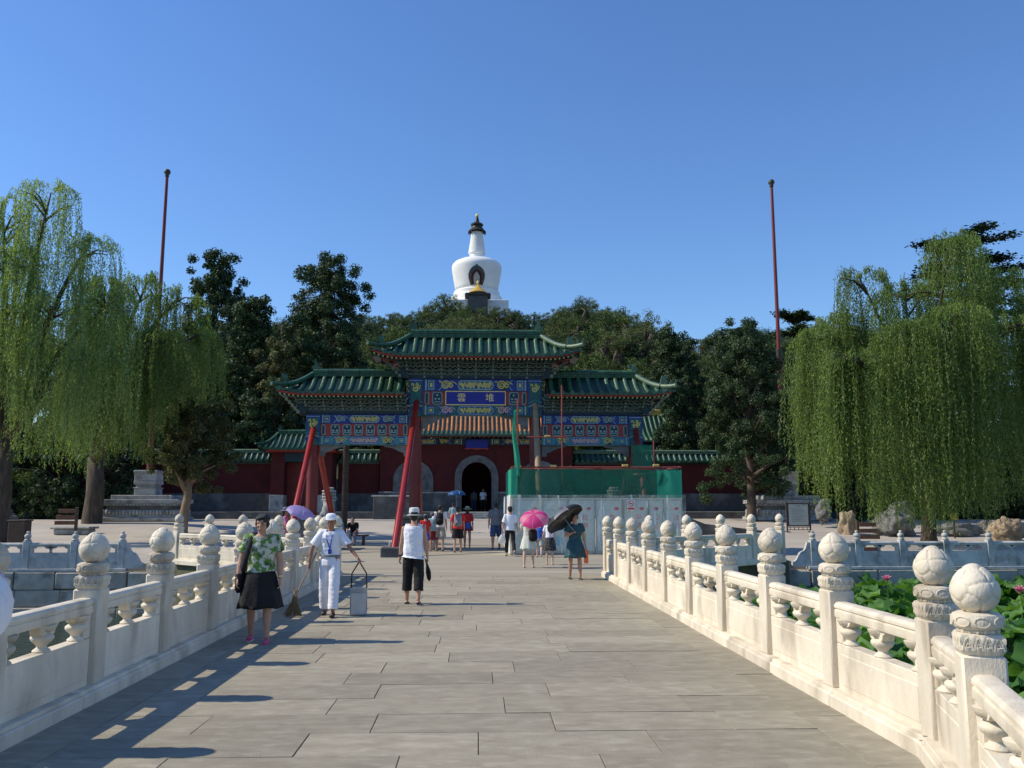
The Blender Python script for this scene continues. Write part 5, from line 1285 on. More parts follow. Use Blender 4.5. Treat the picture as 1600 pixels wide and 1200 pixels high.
plant_willow(willow(102, (-.2,0), .50, 4.6, [(1.2,-.3,16.4,1.8,1.5,6.5),(-1.2,.2,15.6,2.0,1.3,7),(3.0,0,14.0,1.5,1.2,6.5),(.4,-1.2,13.0,2.2,1.7,7),(2.4,-1.0,11.0,2.0,1.6,7.5),(-1.6,-.6,11.0,2.2,1.3,7),(4.2,.3,11.4,1.6,1.1,7),(.8,1.2,9.4,2.2,1.3,5.5),(3.6,-.6,8.6,1.6,1.2,5.5),(-.6,-1.5,8.6,1.8,1.2,5)], 1350, lambda x: 2.9+.6*math.sin(x*1.7)+(.4 if x < .5 else 0), 'leaf_willow_pale'), (-21.2,39.5,.05), 'tall pale green weeping willow at the left edge')
plant_willow(willow(103, (-4.8,9.5), .62, 4.6, [(1.4,0,13.6,1.7,1.5,7.5),(-.8,0,13.4,1.7,1.4,7),(3.1,0,12.9,1.4,1.3,7),(-2.2,-.5,11.6,1.9,1.3,7.5),(.4,-.8,11.2,2.0,1.5,8),(2.6,-.8,10.4,1.8,1.5,7),(4.0,.2,10.8,1.2,.9,5.5),(-.8,-1.2,8.9,2.0,1.3,6),(1.6,-1.2,8.6,1.8,1.2,5.5)], 1400, lambda x: 3.1+.7*math.sin(x*2.3)+max(0,(x-1.2))*1.15, 'leaf_willow'), (-19.0,45.0,.05), 'broad weeping willow hiding the foot of the left flagpole')
# ================================================================== PEOPLE
def ddir(fwd, out, side):
    """limb direction: fwd degrees forward from hanging straight down, out degrees away from the body"""
    f, o = R(fwd), R(out); return Vector((side*math.sin(o), -math.sin(f)*math.cos(o), -math.cos(f)*math.cos(o)))
def person(label, x, y, rz, H, spec, group=None, z=0.0, vox=.016):
    """a figure facing local -Y; the right hand is at -X. spec: build, legs, arms, garments"""
    s = H/1.70; bw = spec.get('build', 1.0); skin = spec.get('skin', 'skin')
    root = tag(empty('person', (x,y,z), R(rz)), label, 'person', group); root.scale = (s,s,s)
    B = MB(); J = {}
    sit = spec.get('sit', False); hipz = .93 if not sit else spec.get('seat', .45)+.10
    drop = spec.get('drop', 0.0); hipz -= drop
    lean = R(spec.get('lean', 0)); 
    def up_(v):                      # upper body leans about the hips
        v = Vector(v); d = v.z-.93; return Vector((v.x, v.y-d*math.sin(lean), hipz+d*math.cos(lean)))
    # legs
    for side, key in ((1,'L'),(-1,'R')):
        th, kn = spec.get('leg'+key, (0,0)); o = spec.get('stance', 3)
        hp = Vector((side*.088*bw, 0, hipz-.02)); k_ = hp+ddir(th, o, side)*.43; an = k_+ddir(th-kn, o*.4, side)*.42
        J['hip'+key], J['knee'+key], J['ank'+key] = hp, k_, an
        lw = spec.get('legw', 1.0)*bw
        B.tube([hp+Vector((0,0,.06)), hp.lerp(k_,.35), hp.lerp(k_,.85), k_, k_.lerp(an,.3), k_.lerp(an,.75), an], [.088*lw,.084*lw,.058*lw,.055*lw,.057*lw,.040*lw,.036*lw], 12)
        ft = an+Vector((0,-.10,-.045)); J['toe'+key] = ft; B.capsule(an+Vector((0,.03,-.035)), ft+Vector((0,-.02,-.01)), .036, .030, 8)
    # trunk
    yo = .0; R_ = [(.86,.145,.098),(.93,.158,.108),(1.00,.150,.103),(1.08,.138,.096),(1.18,.145,.102),(1.28,.158,.110),(1.36,.160,.098),(1.41,.128,.078),(1.445,.070,.060)]
    B.tube([up_((0,yo,zz)) for zz, _, _ in R_], [(a*bw, b*bw) for _, a, b in R_], 20, up=(1,0,0))
    nk = up_((0,-.005,1.44)); hd = spec.get('head', (0,0)); HC = up_((0,-.022,1.585))
    Mh = Matrix.Rotation(R(hd[0]),3,'Z') @ Matrix.Rotation(R(hd[1]),3,'X')
    hp_ = lambda v: HC+Mh @ Vector(v)
    B.capsule(nk-Vector((0,0,.03)), HC-Vector((0,0,.05)), .056, .054, 12)
    B.ell(HC+Mh @ Vector((0,.012,.03)), (.076,.092,.092), 18, 12, Mh); B.ell(HC+Mh @ Vector((0,-.018,-.035)), (.064,.070,.085), 18, 12, Mh); B.ell(hp_((0,-.035,-.090)), (.036,.036,.032), 10, 7, Mh)
    B.tube([hp_((0,-.088,.022)), hp_((0,-.106,-.020)), hp_((0,-.088,-.030))], [.008,.016,.012], 8)       # nose
    for q in (-1,1): B.ell(hp_((q*.077,.012,-.01)), (.010,.018,.030), 8, 6, Mh); B.ell(hp_((q*.040,-.066,-.022)), (.024,.020,.022), 8, 6, Mh)
    B.ell(hp_((0,-.080,.034)), (.050,.014,.010), 10, 6, Mh)
    B.ell(hp_((0,-.086,-.058)), (.024,.012,.009), 8, 6, Mh)
    # arms and hands
    for side, key in ((1,'L'),(-1,'R')):
        (uf,uo),(ff,fo) = spec.get('arm'+key, ((4,9),(10,5))); sh = up_((side*.175*bw,0,1.375)); el = sh+ddir(uf,uo,side)*.285; wr = el+ddir(ff,fo,side)*.255
        J['sh'+key], J['el'+key], J['wr'+key] = sh, el, wr; aw = spec.get('armw', 1.0)*bw
        B.tube([sh+Vector((-side*.03,0,.0)), sh, sh.lerp(el,.4), el, el.lerp(wr,.3), el.lerp(wr,.8), wr], [.052*aw,.054*aw,.047*aw,.037*aw,.040*aw,.028*aw,.025*aw], 10)
        d = (wr-el).normalized(); sd = Vector((0,1,0)); sd = (sd-d*sd.dot(d)).normalized(); nn = d.cross(sd); pc = wr+d*.045
        B.tube([wr-d*.01, wr+d*.03, wr+d*.085], [(.024,.019),(.039,.017),(.038,.013)], 10, up=sd)
        curl = spec.get('grip'+key, .35); inward = nn if nn.x*side < 0 else -nn
        for k, (off, L) in enumerate(((-.030,.062),(-.010,.070),(.011,.066),(.030,.052))):
            p0 = wr+d*.08+sd*off; dd = (d*math.cos(curl)+inward*math.sin(curl)); p1 = p0+dd*L*.5; d2 = (d*math.cos(curl*2.6)+inward*math.sin(curl*2.6)); p2 = p1+d2*L*.5
            B.capsule(p0, p1, .0092, .0085, 6); B.capsule(p1, p2, .0085, .0075, 6)
        t0 = wr+d*.025-sd*.03; t1 = t0-sd*.022+d*.03+inward*.012; B.capsule(t0, t1, .012, .010, 6); B.capsule(t1, t1+d*.028+inward*.01, .010, .008, 6)
        J['hand'+key] = wr+d*.075+inward*.02
    blob(B, 'body', skin, root, vox*.55 if vox < .013 else vox*.8, 3)
    # face details
    if spec.get('face', True):
        for q in (-1,1):
            m = MB(); m.ell(hp_((q*.031,-.0845,.012)), (.013,.006,.0055), 10, 6, Mh); m.build('eye', 'eye_dark', root, smooth=True)
            m = MB(); m.tube([hp_((q*.014,-.092,.031)), hp_((q*.034,-.091,.036)), hp_((q*.052,-.078,.031))], [.003,.0045,.002], 6); m.build('eyebrow', 'hair_black', root)
        m = MB(); m.ell(hp_((0,-.094,-.057)), (.021,.008,.006), 10, 6, Mh); m.build('mouth', 'lip', root, smooth=True)
    # hair
    hs = spec.get('hair', 'short')
    if hs != 'none':
        h = MB(); h.ell(hp_((0,.022,.045)), (.088,.094,.082), 16, 10, Mh); h.ell(hp_((0,.050,.0)), (.082,.062,.088), 14, 9, Mh)
        if hs in ('bob','puff'):
            for q in (-1,1): h.ell(hp_((q*.070,.015,.005)), (.026,.05,.062), 10, 7, Mh)
            h.ell(hp_((0,-.045,.092)), (.060,.042,.030), 12, 8, Mh); h.ell(hp_((-.03,-.070,.075)), (.036,.020,.028), 10, 6, Mh)
        if hs == 'puff': h.ell(hp_((0,.03,.07)), (.10,.10,.075), 16, 10, Mh)
        if hs == 'long': h.tube([hp_((0,.06,.0)), hp_((0,.085,-.12)), hp_((0,.09,-.24))], [(.075,.05),(.07,.04),(.05,.02)], 12, up=(1,0,0))
        if hs == 'bun': h.ell(hp_((0,.11,.03)), .042, 10, 7)
        blob(h, 'hair', spec.get('hairmat','hair_black'), root, max(.008, vox*.7), 1)
    # garments
    def torso(top, loose, hemz, mat_, name, flare=0.0, neck=0.0):
        G = MB(); rows = [(zz,a,b) for zz,a,b in R_ if zz > hemz+.02 and zz < top]
        a0 = .15*bw; rows = [(hemz, (rows[0][1])+flare, rows[0][2]+flare*.8)]+rows
        wob = spec.get('seed', 1)
        G.tube([up_((.004*math.sin(i*2.1+wob),0,zz)) for i,(zz,_,_) in enumerate(rows)], [((a+loose*(1.25 if zz < 1.2 else 1))*bw, (b+loose*(1.2 if zz < 1.2 else 1))*bw) for zz,a,b in rows], 22, up=(1,0,0))
        return G
    tp = spec.get('top')
    if tp:
        lo = tp.get('loose', .018); G = torso(1.43, lo, tp.get('hem', .88), tp['mat'], 'top', tp.get('flare', .015)); sl = tp.get('sleeve', .7)
        for side, key in ((1,'L'),(-1,'R')):
            sh, el = J['sh'+key], J['el'+key]
            if sl > 0:
                e = sh.lerp(el, sl); G.tube([sh+Vector((-side*.09,0,.005)), sh+Vector((0,0,.008)), sh.lerp(el, sl*.5), e], [.066*bw+lo*.4,.060*bw+lo*.6,.060*bw+lo*.8,.060*bw+lo*1.0], 14)
                if sl > 1:
                    G.tube([el.lerp(sh,.1), el.lerp(J['wr'+key], sl-1)], [.05*bw+lo,.045*bw+lo], 12)
            else: G.tube([sh+Vector((-side*.11,0,.012)), sh+Vector((-side*.018,0,.010))], [(.050,.066),(.042,.062)], 12)
        g = blob(G, tp.get('name','shirt'), tp['mat'], root, vox*.8, 2)
    bt = spec.get('bottom')
    if bt:
        lo = bt.get('loose', .018); G = MB(); ml = bt.get('name')
        if bt['type'] == 'skirt':
            zt = bt.get('top', 1.04); zb = bt['hem']; fl_ = bt.get('flare', .16); n = 30; rings = 10; vs = []
            fx = (J['kneeL'].y+J['kneeR'].y)*.3
            for i in range(rings+1):
                t = i/rings; zz = zt+(zb-zt)*t
                for k in range(n):
                    a = 2*math.pi*k/n; rip = 1+.085*t*math.sin(a*8+1)+.05*t*math.sin(a*3+2); hipb = .035*math.sin(min(1,t*2.2)*math.pi/2)
                    rx = (.140*bw+hipb+lo*.6+fl_*t**1.15)*rip; ry = (.105*bw+hipb+lo*.6+fl_*.85*t**1.15)*rip
                    vs.append((rx*math.cos(a), ry*math.sin(a)+fx*t, hipz-.93+zz+(.012*math.sin(a*5+.7)*t)))
            G.add(vs, [(i*n+k, i*n+(k+1) % n, (i+1)*n+(k+1) % n, (i+1)*n+k) for i in range(rings) for k in range(n)]+[tuple(range(n))[::-1]])
            o = G.build(ml or 'skirt', bt['mat'], root, smooth=True, fixn=True); so = o.modifiers.new('t','SOLIDIFY'); so.thickness = .006
            REMESH.append(o)
        else:
            G.tube([up_((0,0,.84)), up_((0,0,.92)), up_((0,0,1.0))], [(.150*bw+lo,.104*bw+lo),(.158*bw+lo*.6,.110*bw+lo*.6),(.142*bw+lo*.25,.100*bw+lo*.25)], 22, up=(1,0,0))
            ln = bt.get('len', 1.0)
            for key in 'LR':
                hp, k_, an = J['hip'+key], J['knee'+key], J['ank'+key]; pts = [hp+Vector((0,0,.03)), hp.lerp(k_,.4)]; rr_ = [.078*bw+lo*.5,.084*bw+lo*.8]
                if ln > .5: pts += [k_, k_.lerp(an, (ln-.5)*.9), k_.lerp(an, (ln-.5)*2*.96)]; rr_ += [.064*bw+lo*1.2,.062*bw+lo*1.2,.056*bw+lo*1.3]
                else: pts += [hp.lerp(k_, ln*2*.98)]; rr_ += [.075*bw+lo*1.5]
                G.tube(pts, rr_, 14)
            blob(G, ml or 'trousers', bt['mat'], root, vox*.8, 2)
    # shoes
    shm = spec.get('shoe', 'shoe_black')
    for key in 'LR':
        an, toe = J['ank'+key], J['toe'+key]; S = MB(); d = (toe-an); d.z = 0; d = d.normalized() if d.length > 0 else Vector((0,-1,0))
        bz = an.z-.075; c = Vector((an.x, an.y, bz))
        S.tube([c+Vector((0,.065,.02)), c+Vector((0,.02,.03)), c+Vector((0,-.06,.026)), c+Vector((0,-.13,.018)), c+Vector((0,-.17,.012))], [(.030,.030),(.040,.046),(.044,.036),(.042,.026),(.022,.016)], 12, up=(1,0,0))
        o = blob(S, 'shoe', shm, root, .012, 2)
        if spec.get('sole'):
            m = MB(); m.tube([c+Vector((0,.07,-.008)), c+Vector((0,-.06,-.008)), c+Vector((0,-.165,-.008))], [(.036,.011),(.044,.011),(.030,.011)], 12, up=(1,0,0)); m.build('sole', spec['sole'], o)
    # hats
    ht = spec.get('hat')
    if ht:
        m = MB(); kind, hm = ht
        if kind == 'fedora':
            m.mat(hm).lathe([(.140,.020),(.143,.027),(.098,.036),(.098,.050),(.096,.10),(.090,.150),(.062,.166),(.0,.150)], 26, fn=lambda r,z,a: r*(1+.06*math.sin(a)**2)); o = m.build('hat', None, root, HC, 50.0); q = MB(); q.lathe([(.101,.040),(.101,.066),(.098,.068)], 26, fn=lambda r,z,a: r*(1+.06*math.sin(a)**2)); q.build('hat_band', 'cloth_grey', o)
        elif kind == 'cap':
            m.mat(hm); m.lathe([(.090,.030),(.094,.05),(.094,.085),(.080,.118),(.048,.136),(.0,.140)], 22, fn=lambda r,z,a: r*(1+.05*abs(math.sin(a)))); o = m.build('cap', None, root, HC, True)
            q = MB(); q.prism([(.078*math.cos(math.pi+math.pi*k/10), -.070+.088*math.sin(math.pi+math.pi*k/10)) for k in range(11)], 'z', .030, .037); q.build('peak', hm, o, fixn=True)
        elif kind == 'sun':
            m.mat(hm).lathe([(.19,.018),(.195,.022),(.105,.052),(.098,.09),(.085,.125),(.05,.14),(.0,.142)], 24, fn=lambda r,z,a: r*(1+(.05*math.sin(3*a) if r > .15 else 0))); o = m.build('hat', None, root, HC, 50.0); q = MB(); q.lathe([(.106,.054),(.104,.078),(.10,.08)], 24); q.build('hat_band', 'cloth_black', o)
        o.rotation_euler = Mh.to_euler()
        o['label'] = {'fedora':'white straw fedora with grey band','cap':'plain brimmed cap','sun':'wide-brimmed straw hat'}[kind]
    root['j'] = 0; del root['j']
    wp = lambda v: Matrix.Translation((x,y,z)) @ Matrix.Rotation(R(rz),4,'Z') @ Matrix.Scale(s,4) @ Vector(v)
    return root, J, wp, HC
def held(name, mb, mats, label, cat, loc=None, smooth=40.0): return tag(mb.build(name, mats, None, loc, smooth), label, cat)
def backpack(P, mat_='cloth_black', lab='backpack'):
    root, J, wp, HC = P; m = MB(); m.tube([wp((0,.15,.98)), wp((0,.19,1.02)), wp((0,.20,1.18)), wp((0,.17,1.36)), wp((0,.14,1.41))], [(.11,.05),(.14,.09),(.145,.10),(.125,.075),(.06,.03)], 14, up=(1,0,0))
    o = tag(empty('backpack', tuple(root.location)), lab, 'backpack'); L = root.location
    m.v = [(a-L.x, b-L.y, c-L.z) for a,b,c in m.v]; m.build('bag', mat_, o, smooth=True)
    q = MB(); q.tube([wp((0,.285,1.04)), wp((0,.30,1.10)), wp((0,.285,1.19))], [(.09,.02),(.10,.035),(.08,.02)], 10, up=(1,0,0)); q.v = [(a-L.x, b-L.y, c-L.z) for a,b,c in q.v]; q.build('pocket', mat_, o, smooth=True)
    for sd in (-1,1):
        q = MB(); q.tube([wp((sd*.10,.13,1.38)), wp((sd*.12,.04,1.46)), wp((sd*.13,-.09,1.42)), wp((sd*.13,-.14,1.25)), wp((sd*.14,-.05,1.08)), wp((sd*.11,.12,1.05))], [(.022,.008)]*6, 6); q.v = [(a-L.x, b-L.y, c-L.z) for a,b,c in q.v]; q.build('strap', mat_, o)
def umbrella(label, grip, top, r, mats, dome=.28, under=None, ribs=8):
    """grip: hand end, top: ferrule end; canopy panels alternate over mats"""
    grip = Vector(grip); top = Vector(top); ax = (top-grip).normalized(); Q = ax.to_track_quat('Z','Y').to_matrix().to_4x4(); L = (top-grip).length
    o = tag(empty('umbrella', tuple(grip)), label, 'umbrella'); o.rotation_euler = Q.to_euler()
    zt = L-.04; h = r*dome*2.0
    def pt(a, t, sag):
        rr_ = r*math.sin(t*math.pi/2*.98)/math.sin(math.pi/2*.98); zz = zt-h*(1-math.cos(t*math.pi/2*.98)); return (rr_*math.cos(a)*(1-.05*sag*t), rr_*math.sin(a)*(1-.05*sag*t), zz+.045*r*sag*t)
    for k in range(ribs):
        m = MB(); a0 = 2*math.pi*k/ribs; a1 = 2*math.pi*(k+1)/ribs; vs = []
        for i in range(7):
            for j in range(5): q = j/4; vs.append(pt(a0+(a1-a0)*q, i/6, math.sin(q*math.pi)))
        m.add(vs, [(i*5+j, i*5+j+1, (i+1)*5+j+1, (i+1)*5+j) for i in range(6) for j in range(4)]); m.build('canopy_panel', mats[k % len(mats)], o, smooth=True)
        m = MB(); m.tube([(0,0,zt-.01)]+[pt(a0, i/5, 0) for i in range(1,6)], .004, 4); rb = m.build('rib', 'pan_metal', o)
        e = pt(a0,.55,0); m = MB(); m.tube([(0,0,zt-h*.75), (e[0],e[1],e[2]-.005)], .003, 4); m.build('stretcher', 'pan_metal', o)
    m = MB(); m.tube([(0,0,0),(0,0,L+.03)], .006, 8); m.build('shaft', 'pan_metal', o); m = MB(); m.tube([(0,0,-.09),(0,0,.05)], .014, 8); m.build('handle', 'shoe_black', o)
    if under:
        for k in range(ribs):
            m = MB(); a0 = 2*math.pi*k/ribs; a1 = 2*math.pi*(k+1)/ribs; vs = []
            for i in range(7):
                for j in range(5): q = j/4; p = pt(a0+(a1-a0)*q, i/6, math.sin(q*math.pi)); vs.append((p[0]*.985,p[1]*.985,p[2]-.012))
            m.add(vs, [(i*5+j, (i+1)*5+j, (i+1)*5+j+1, i*5+j+1) for i in range(6) for j in range(4)]); m.build('lining', under, o, smooth=True)
    return o
_yaw, _pit = R(2.242), R(8.1)
_f = Vector((math.sin(_yaw)*math.cos(_pit), math.cos(_yaw)*math.cos(_pit), math.sin(_pit))); _r = Vector((math.cos(_yaw), -math.sin(_yaw), 0)); _u = _r.cross(_f)
def spot(px, py):
    """where on the bridge paving (z = 0) a pair of feet seen in the photograph stands"""
    d = _f*1340+_r*(px-800)+_u*(600-py); return d*(-1.65/d.z)
def d_at(py, px=747): return spot(px, py).y
def X_at(px, y, py=860):
    d = _f*1340+_r*(px-800)+_u*(600-py); return d.x*y/d.y
# 1 woman in floral blouse
yw = 10.97; P = person('woman in green floral blouse and black flared skirt walking towards the camera', -2.69, yw, 6, 1.53, dict(build=1.08, vox=1, head=(-8,4), hair='puff', legL=(9,3), legR=(-8,10), legw=.95, armw=1.15,
    armR=((2,14),(14,6)), armL=((-2,13),(10,4)), top=dict(mat='floral', loose=.026, hem=.94, sleeve=.62, flare=.02, name='blouse'), bottom=dict(type='skirt', mat='cloth_black', top=1.02, hem=.46, flare=.10), shoe='shoe_pink', sole='rubber_white', skin='skin'), vox=.011)
root, J, wp, HC = P
m = MB(); m.tube([wp((-.105,.02,1.47)), wp((-.125,-.09,1.40)), wp((-.16,-.14,1.22)), wp((-.21,-.11,1.00)), wp((-.25,-.02,.92))], [(.030,.010)]*5, 8); m.tube([wp((-.105,.02,1.47)), wp((-.13,.13,1.35)), wp((-.21,.13,1.1)), wp((-.25,.05,.92))], [(.030,.010)]*4, 8)
hb = tag(empty('shoulder_bag', tuple(root.location)), 'black shoulder bag hanging behind the woman in the floral blouse', 'bag'); L = root.location
m.v = [(a-L.x,b-L.y,c-L.z) for a,b,c in m.v]; stuff(m.build('strap', 'cloth_black', hb, smooth=True))
m = MB(); m.tube([wp((-.26,.06,.98)), wp((-.265,.06,.90)), wp((-.27,.06,.70)), wp((-.27,.06,.66))], [(.03,.11),(.06,.15),(.06,.15),(.03,.12)], 12, up=(1,0,0)); m.v = [(a-L.x,b-L.y,c-L.z) for a,b,c in m.v]; m.build('pouch', 'cloth_black', hb, smooth=True)
m = MB(); w_ = J['wrL']; e_ = J['elL']; m.tube([w_.lerp(e_,.08), w_.lerp(e_,.14)], .034, 12); m.build('bracelet', 'paint_gilt', root)
# 2 sweeper
ys_ = 13.5; P = person('sweeper in white uniform and white cap carrying a broom and a dustpan', -2.26, ys_, -3, 1.52, dict(build=.92, head=(0,4), hair='short', skin='skin_tan', legL=(16,4), legR=(-7,8), armR=((8,32),(6,8)), armL=((6,36),(30,40)), gripR=1.0, gripL=1.0, hat=('cap','cloth_white'),
    top=dict(mat='cloth_white', loose=.028, hem=.98, sleeve=.82, flare=0, name='shirt'), bottom=dict(type='trousers', mat='cloth_white', loose=.026, len=.97), shoe='shoe_black'), vox=.011)
root, J, wp, HC = P; L = root.location
m = MB(); m.tube([(0,-.003,.985),(0,-.003,1.02)], [(.172,.128),(.170,.127)], 24, up=(1,0,0)); m.build('belt', 'cloth_grey', root)
m = MB(); 
for sd in (-1,1): m.tube([(sd*.05,.03,1.45),(sd*.058,-.065,1.43),(sd*.045,-.142,1.30),(0.02,-.150,1.12)], [(.009,.004)]*4, 6)
m.box(-.01,.05,-.158,-.150,1.04,1.12); stuff(m.build('lanyard', 'lanyard', root))
m = MB(); m.box(-.12,-.035,-.145,-.136,1.22,1.31,.004); m.build('pocket', 'cloth_white', root)
for sd in (-1,1):
    m = MB(); m.box(sd*.15-.05,sd*.15+.05,-.035,.035,1.425,1.437,.004); m.build('epaulette', 'cloth_white', root)
hR, hL = wp(J['handR']), wp(J['handL'])
bx, by = -2.74, 13.35
bo = tag(empty('broom', (bx,by,0)), 'bundled straw broom with long wooden handle held by the sweeper', 'broom')
g_ = Vector((hR.x-bx, hR.y-by, hR.z)); m = MB(); m.tube([(0,0,.30), tuple(g_+ (g_-Vector((0,0,.30))).normalized()*.25)], .012, 8); m.build('handle', 'raw_wood', bo)
m = MB(); rb = random.Random(2)
for k in range(130):
    a = rb.uniform(0,6.28); q = math.sqrt(rb.random()); m.tube([(q*.022*math.cos(a), q*.02*math.sin(a), .36+rb.uniform(-.03,.02)), (q*.05*math.cos(a)-.005, q*.03*math.sin(a), .22), (q*.15*math.cos(a)-.03, q*.05*math.sin(a), rb.uniform(.005,.03))], [.004,.004,.003], 3, False)
stuff(m.build('bristles', 'broom', bo))
m = MB(); m.tube([(0,0,.30),(0,0,.40)], [.036,.026], 12); m.build('binding', 'raw_wood', bo)
px_, py_ = -1.83, 13.62
do = tag(empty('dustpan', (px_,py_,.0), R(8)), 'grey long-handled box dustpan held in the sweeper\'s other hand', 'dustpan')
m = MB(); m.mat('pan_metal'); A = [(-.13,-.10),(.13,-.10),(.13,.12),(-.13,.12)]
m.box(-.13,.13,.10,.115,.02,.40); m.box(-.13,.13,-.115,.115,.012,.024); m.mat('pan_metal').prism([(-.115,.02),(.115,.02),(.115,.42),(-.02,.40)], 'x', -.13,-.122); m.prism([(-.115,.02),(.115,.02),(.115,.42),(-.02,.40)], 'x', .122,.13); m.mat('pan_metal').box(-.115,.115,-.118,-.104,.025,.33); stuff(m.build('pan', None, do))
Ml = Matrix.Rotation(R(-8),3,'Z'); hl = Ml @ Vector((hL.x-px_, hL.y-py_, hL.z)); hl = Vector((hl.x, hl.y, hl.z))
for sd in (-1,1):
    m = MB(); m.tube([(sd*.12,.0,.40),(sd*.11,.0,.62), tuple(Vector((sd*.05,0,.72)).lerp(hl,.5)), tuple(hl)], .011, 8); m.build('handle', 'shoe_black' if sd < 0 else 'dark_wood', do, smooth=True)
# 3 man in fedora, from behind
ym = 15.0; P = person('man in white sleeveless shirt and fedora walking away', -1.10, ym, 178, 1.58, dict(build=1.0, head=(6,0), hair='short', legL=(6,4), legR=(-8,10), armR=((-4,11),(6,6)), armL=((5,10),(14,8)), gripR=.9, hat=('fedora','rubber_white'), face=False,
    top=dict(mat='cloth_white', loose=.034, hem=.83, sleeve=0, flare=.045, name='vest'), bottom=dict(type='trousers', mat='cloth_black', loose=.024, len=.80), shoe='shoe_black', sole='rubber_white', skin='skin'), vox=.011)
root, J, wp, HC = P
h_ = wp(J['handR']); m = MB(); m.tube([h_+Vector((-.02,0,.04)), h_+Vector((.005,0,-.05)), h_+Vector((.03,0,-.18)), h_+Vector((.045,0,-.29)), h_+Vector((.05,0,-.33))], [.012,.018,.045,.035,.008], 10); m.v = [(a-h_.x,b-h_.y,c-h_.z) for a,b,c in m.v]
fu = tag(empty('folded_umbrella', tuple(h_)), 'black folded umbrella in the hand of the man in the fedora', 'umbrella'); m.build('cover', 'cloth_black', fu, smooth=True)
m = MB(); m.tube([J['wrL'].lerp(J['elL'],.05), J['wrL'].lerp(J['elL'],.16)], .033, 12); m.build('wristwatch', 'shoe_black', root)
# 4.. the group walking to the gate
def walker(px, feet, H, rz, label, **k):
    g_ = spot(px, feet); return person(label, g_.x, g_.y, rz, H, k, vox=.016)
P = walker(664, 862, 1.34, 185, 'child in red number six football shirt and grey cap', face=False, hat=('cap','cloth_grey'), legL=(8,4), legR=(-6,8), top=dict(mat='cloth_red', sleeve=.8), bottom=dict(type='trousers', mat='cloth_blue', len=.46, loose=.03, name='shorts'))
text('number', '6', .19, 'rubber_white', P[0], (0,.150,1.19), (R(90),0,R(180)), ext=.002)
walker(677, 861, 1.42, 180, 'child in pale blue shirt and red shorts beside the man with the black backpack', face=False, legL=(-6,6), legR=(8,4), top=dict(mat='cloth_lightblue', sleeve=.8), bottom=dict(type='trousers', mat='cloth_darkred', len=.47, loose=.03, name='shorts'))
P = walker(687, 861, 1.70, 178, 'man in white T-shirt and grey shorts with a black backpack', face=False, legL=(9,5), legR=(-7,9), armL=((2,14),(30,-8)), top=dict(mat='cloth_white', sleeve=.75, loose=.024), bottom=dict(type='trousers', mat='cloth_khaki', len=.48, loose=.035, name='shorts')); backpack(P, 'cloth_black', 'black backpack on the man in the white T-shirt')
P = walker(715, 863, 1.62, 182, 'man in red T-shirt and black shorts with a dark backpack', face=False, legL=(-8,9), legR=(9,5), top=dict(mat='cloth_red', sleeve=.75, loose=.026), bottom=dict(type='trousers', mat='cloth_black', len=.45, loose=.04, name='shorts')); backpack(P, 'cloth_grey', 'dark grey backpack on the man in the red T-shirt')
P = walker(730, 857, 1.62, 175, 'woman in red top and straw sun hat walking to the gate', face=False, build=.92, hat=('sun','straw'), hair='long', legL=(8,3), legR=(-5,8), top=dict(mat='cloth_red', sleeve=.9, hem=.80, flare=.03), bottom=dict(type='skirt', mat='cloth_darkred', top=1.0, hem=.72, flare=.06), shoe='sandal')
bl = P[2]((-.05,.16,.95)); m = MB(); m.tube([(0,0,.12),(0,0,.05),(0,0,-.12),(0,0,-.16)], [(.05,.02),(.10,.05),(.10,.055),(.06,.03)], 12, up=(1,0,0)); tag(m.build('hip_bag', 'cloth_blue', None, bl, True), 'blue bag on the back of the woman in the straw hat', 'bag')
walker(775, 858.5, 1.78, 180, 'man in grey T-shirt and denim shorts walking to the gate', face=False, build=1.08, legL=(-9,10), legR=(10,4), armL=((2,12),(8,4)), top=dict(mat='cloth_grey', sleeve=.8, loose=.028), bottom=dict(type='trousers', mat='cloth_denim', len=.52, loose=.03, name='shorts'))
P = walker(797, 869, 1.64, 184, 'youth in white T-shirt and black trousers with a plastic bag', face=False, build=.9, legL=(12,6), legR=(-14,26), armL=((-6,14),(6,10)), armR=((12,16),(18,6)), top=dict(mat='cloth_white', sleeve=.85, loose=.02), bottom=dict(type='trousers', mat='cloth_black', len=.95, loose=.01), shoe='shoe_black', sole='rubber_white')
hL = P[2](P[1]['handL']); m = MB(); m.tube([(0,0,.0),(-.01,0,-.06),(-.02,0,-.16),(-.02,0,-.30),(-.02,0,-.34)], [(.012,.012),(.05,.03),(.12,.08),(.13,.09),(.08,.05)], 12); o = tag(m.build('plastic_bag', 'plastic_bag', None, hL, True), 'thin white plastic bag carried by the youth in black trousers', 'bag')
P = walker(826, 887, 1.50, 176, 'woman in pale beige dress under the pink umbrella', face=False, build=.95, hair='long', legL=(-4,5), legR=(6,3), stance=5, armL=((30,10),(100,-6)), armR=((6,12),(35,0)), gripR=1.0, gripL=1.0, top=dict(mat='cloth_beige', sleeve=.7, hem=.9), bottom=dict(type='skirt', mat='cloth_beige', top=1.0, hem=.56, flare=.07), shoe='sandal', skin='skin_pale')
hR = P[2](P[1]['handR']); 
umbrella('pink umbrella seen from behind, tilted over a woman in a pale dress', hR+Vector((.03,.05,0)), (1.50, 23.35, 1.48), .40, ['umb_pink','umb_pinklight','umb_pink'])
m = MB(); bl = P[2]((-.14,.16,.98)); m.tube([(0,0,.16),(0,0,.12),(0,0,-.10),(0,0,-.16)], [(.05,.02),(.11,.06),(.12,.07),(.07,.04)], 12, up=(1,0,0)); o = tag(m.build('small_backpack', 'cloth_black', None, bl, True), 'small black rucksack on the back of the woman under the pink umbrella', 'backpack')
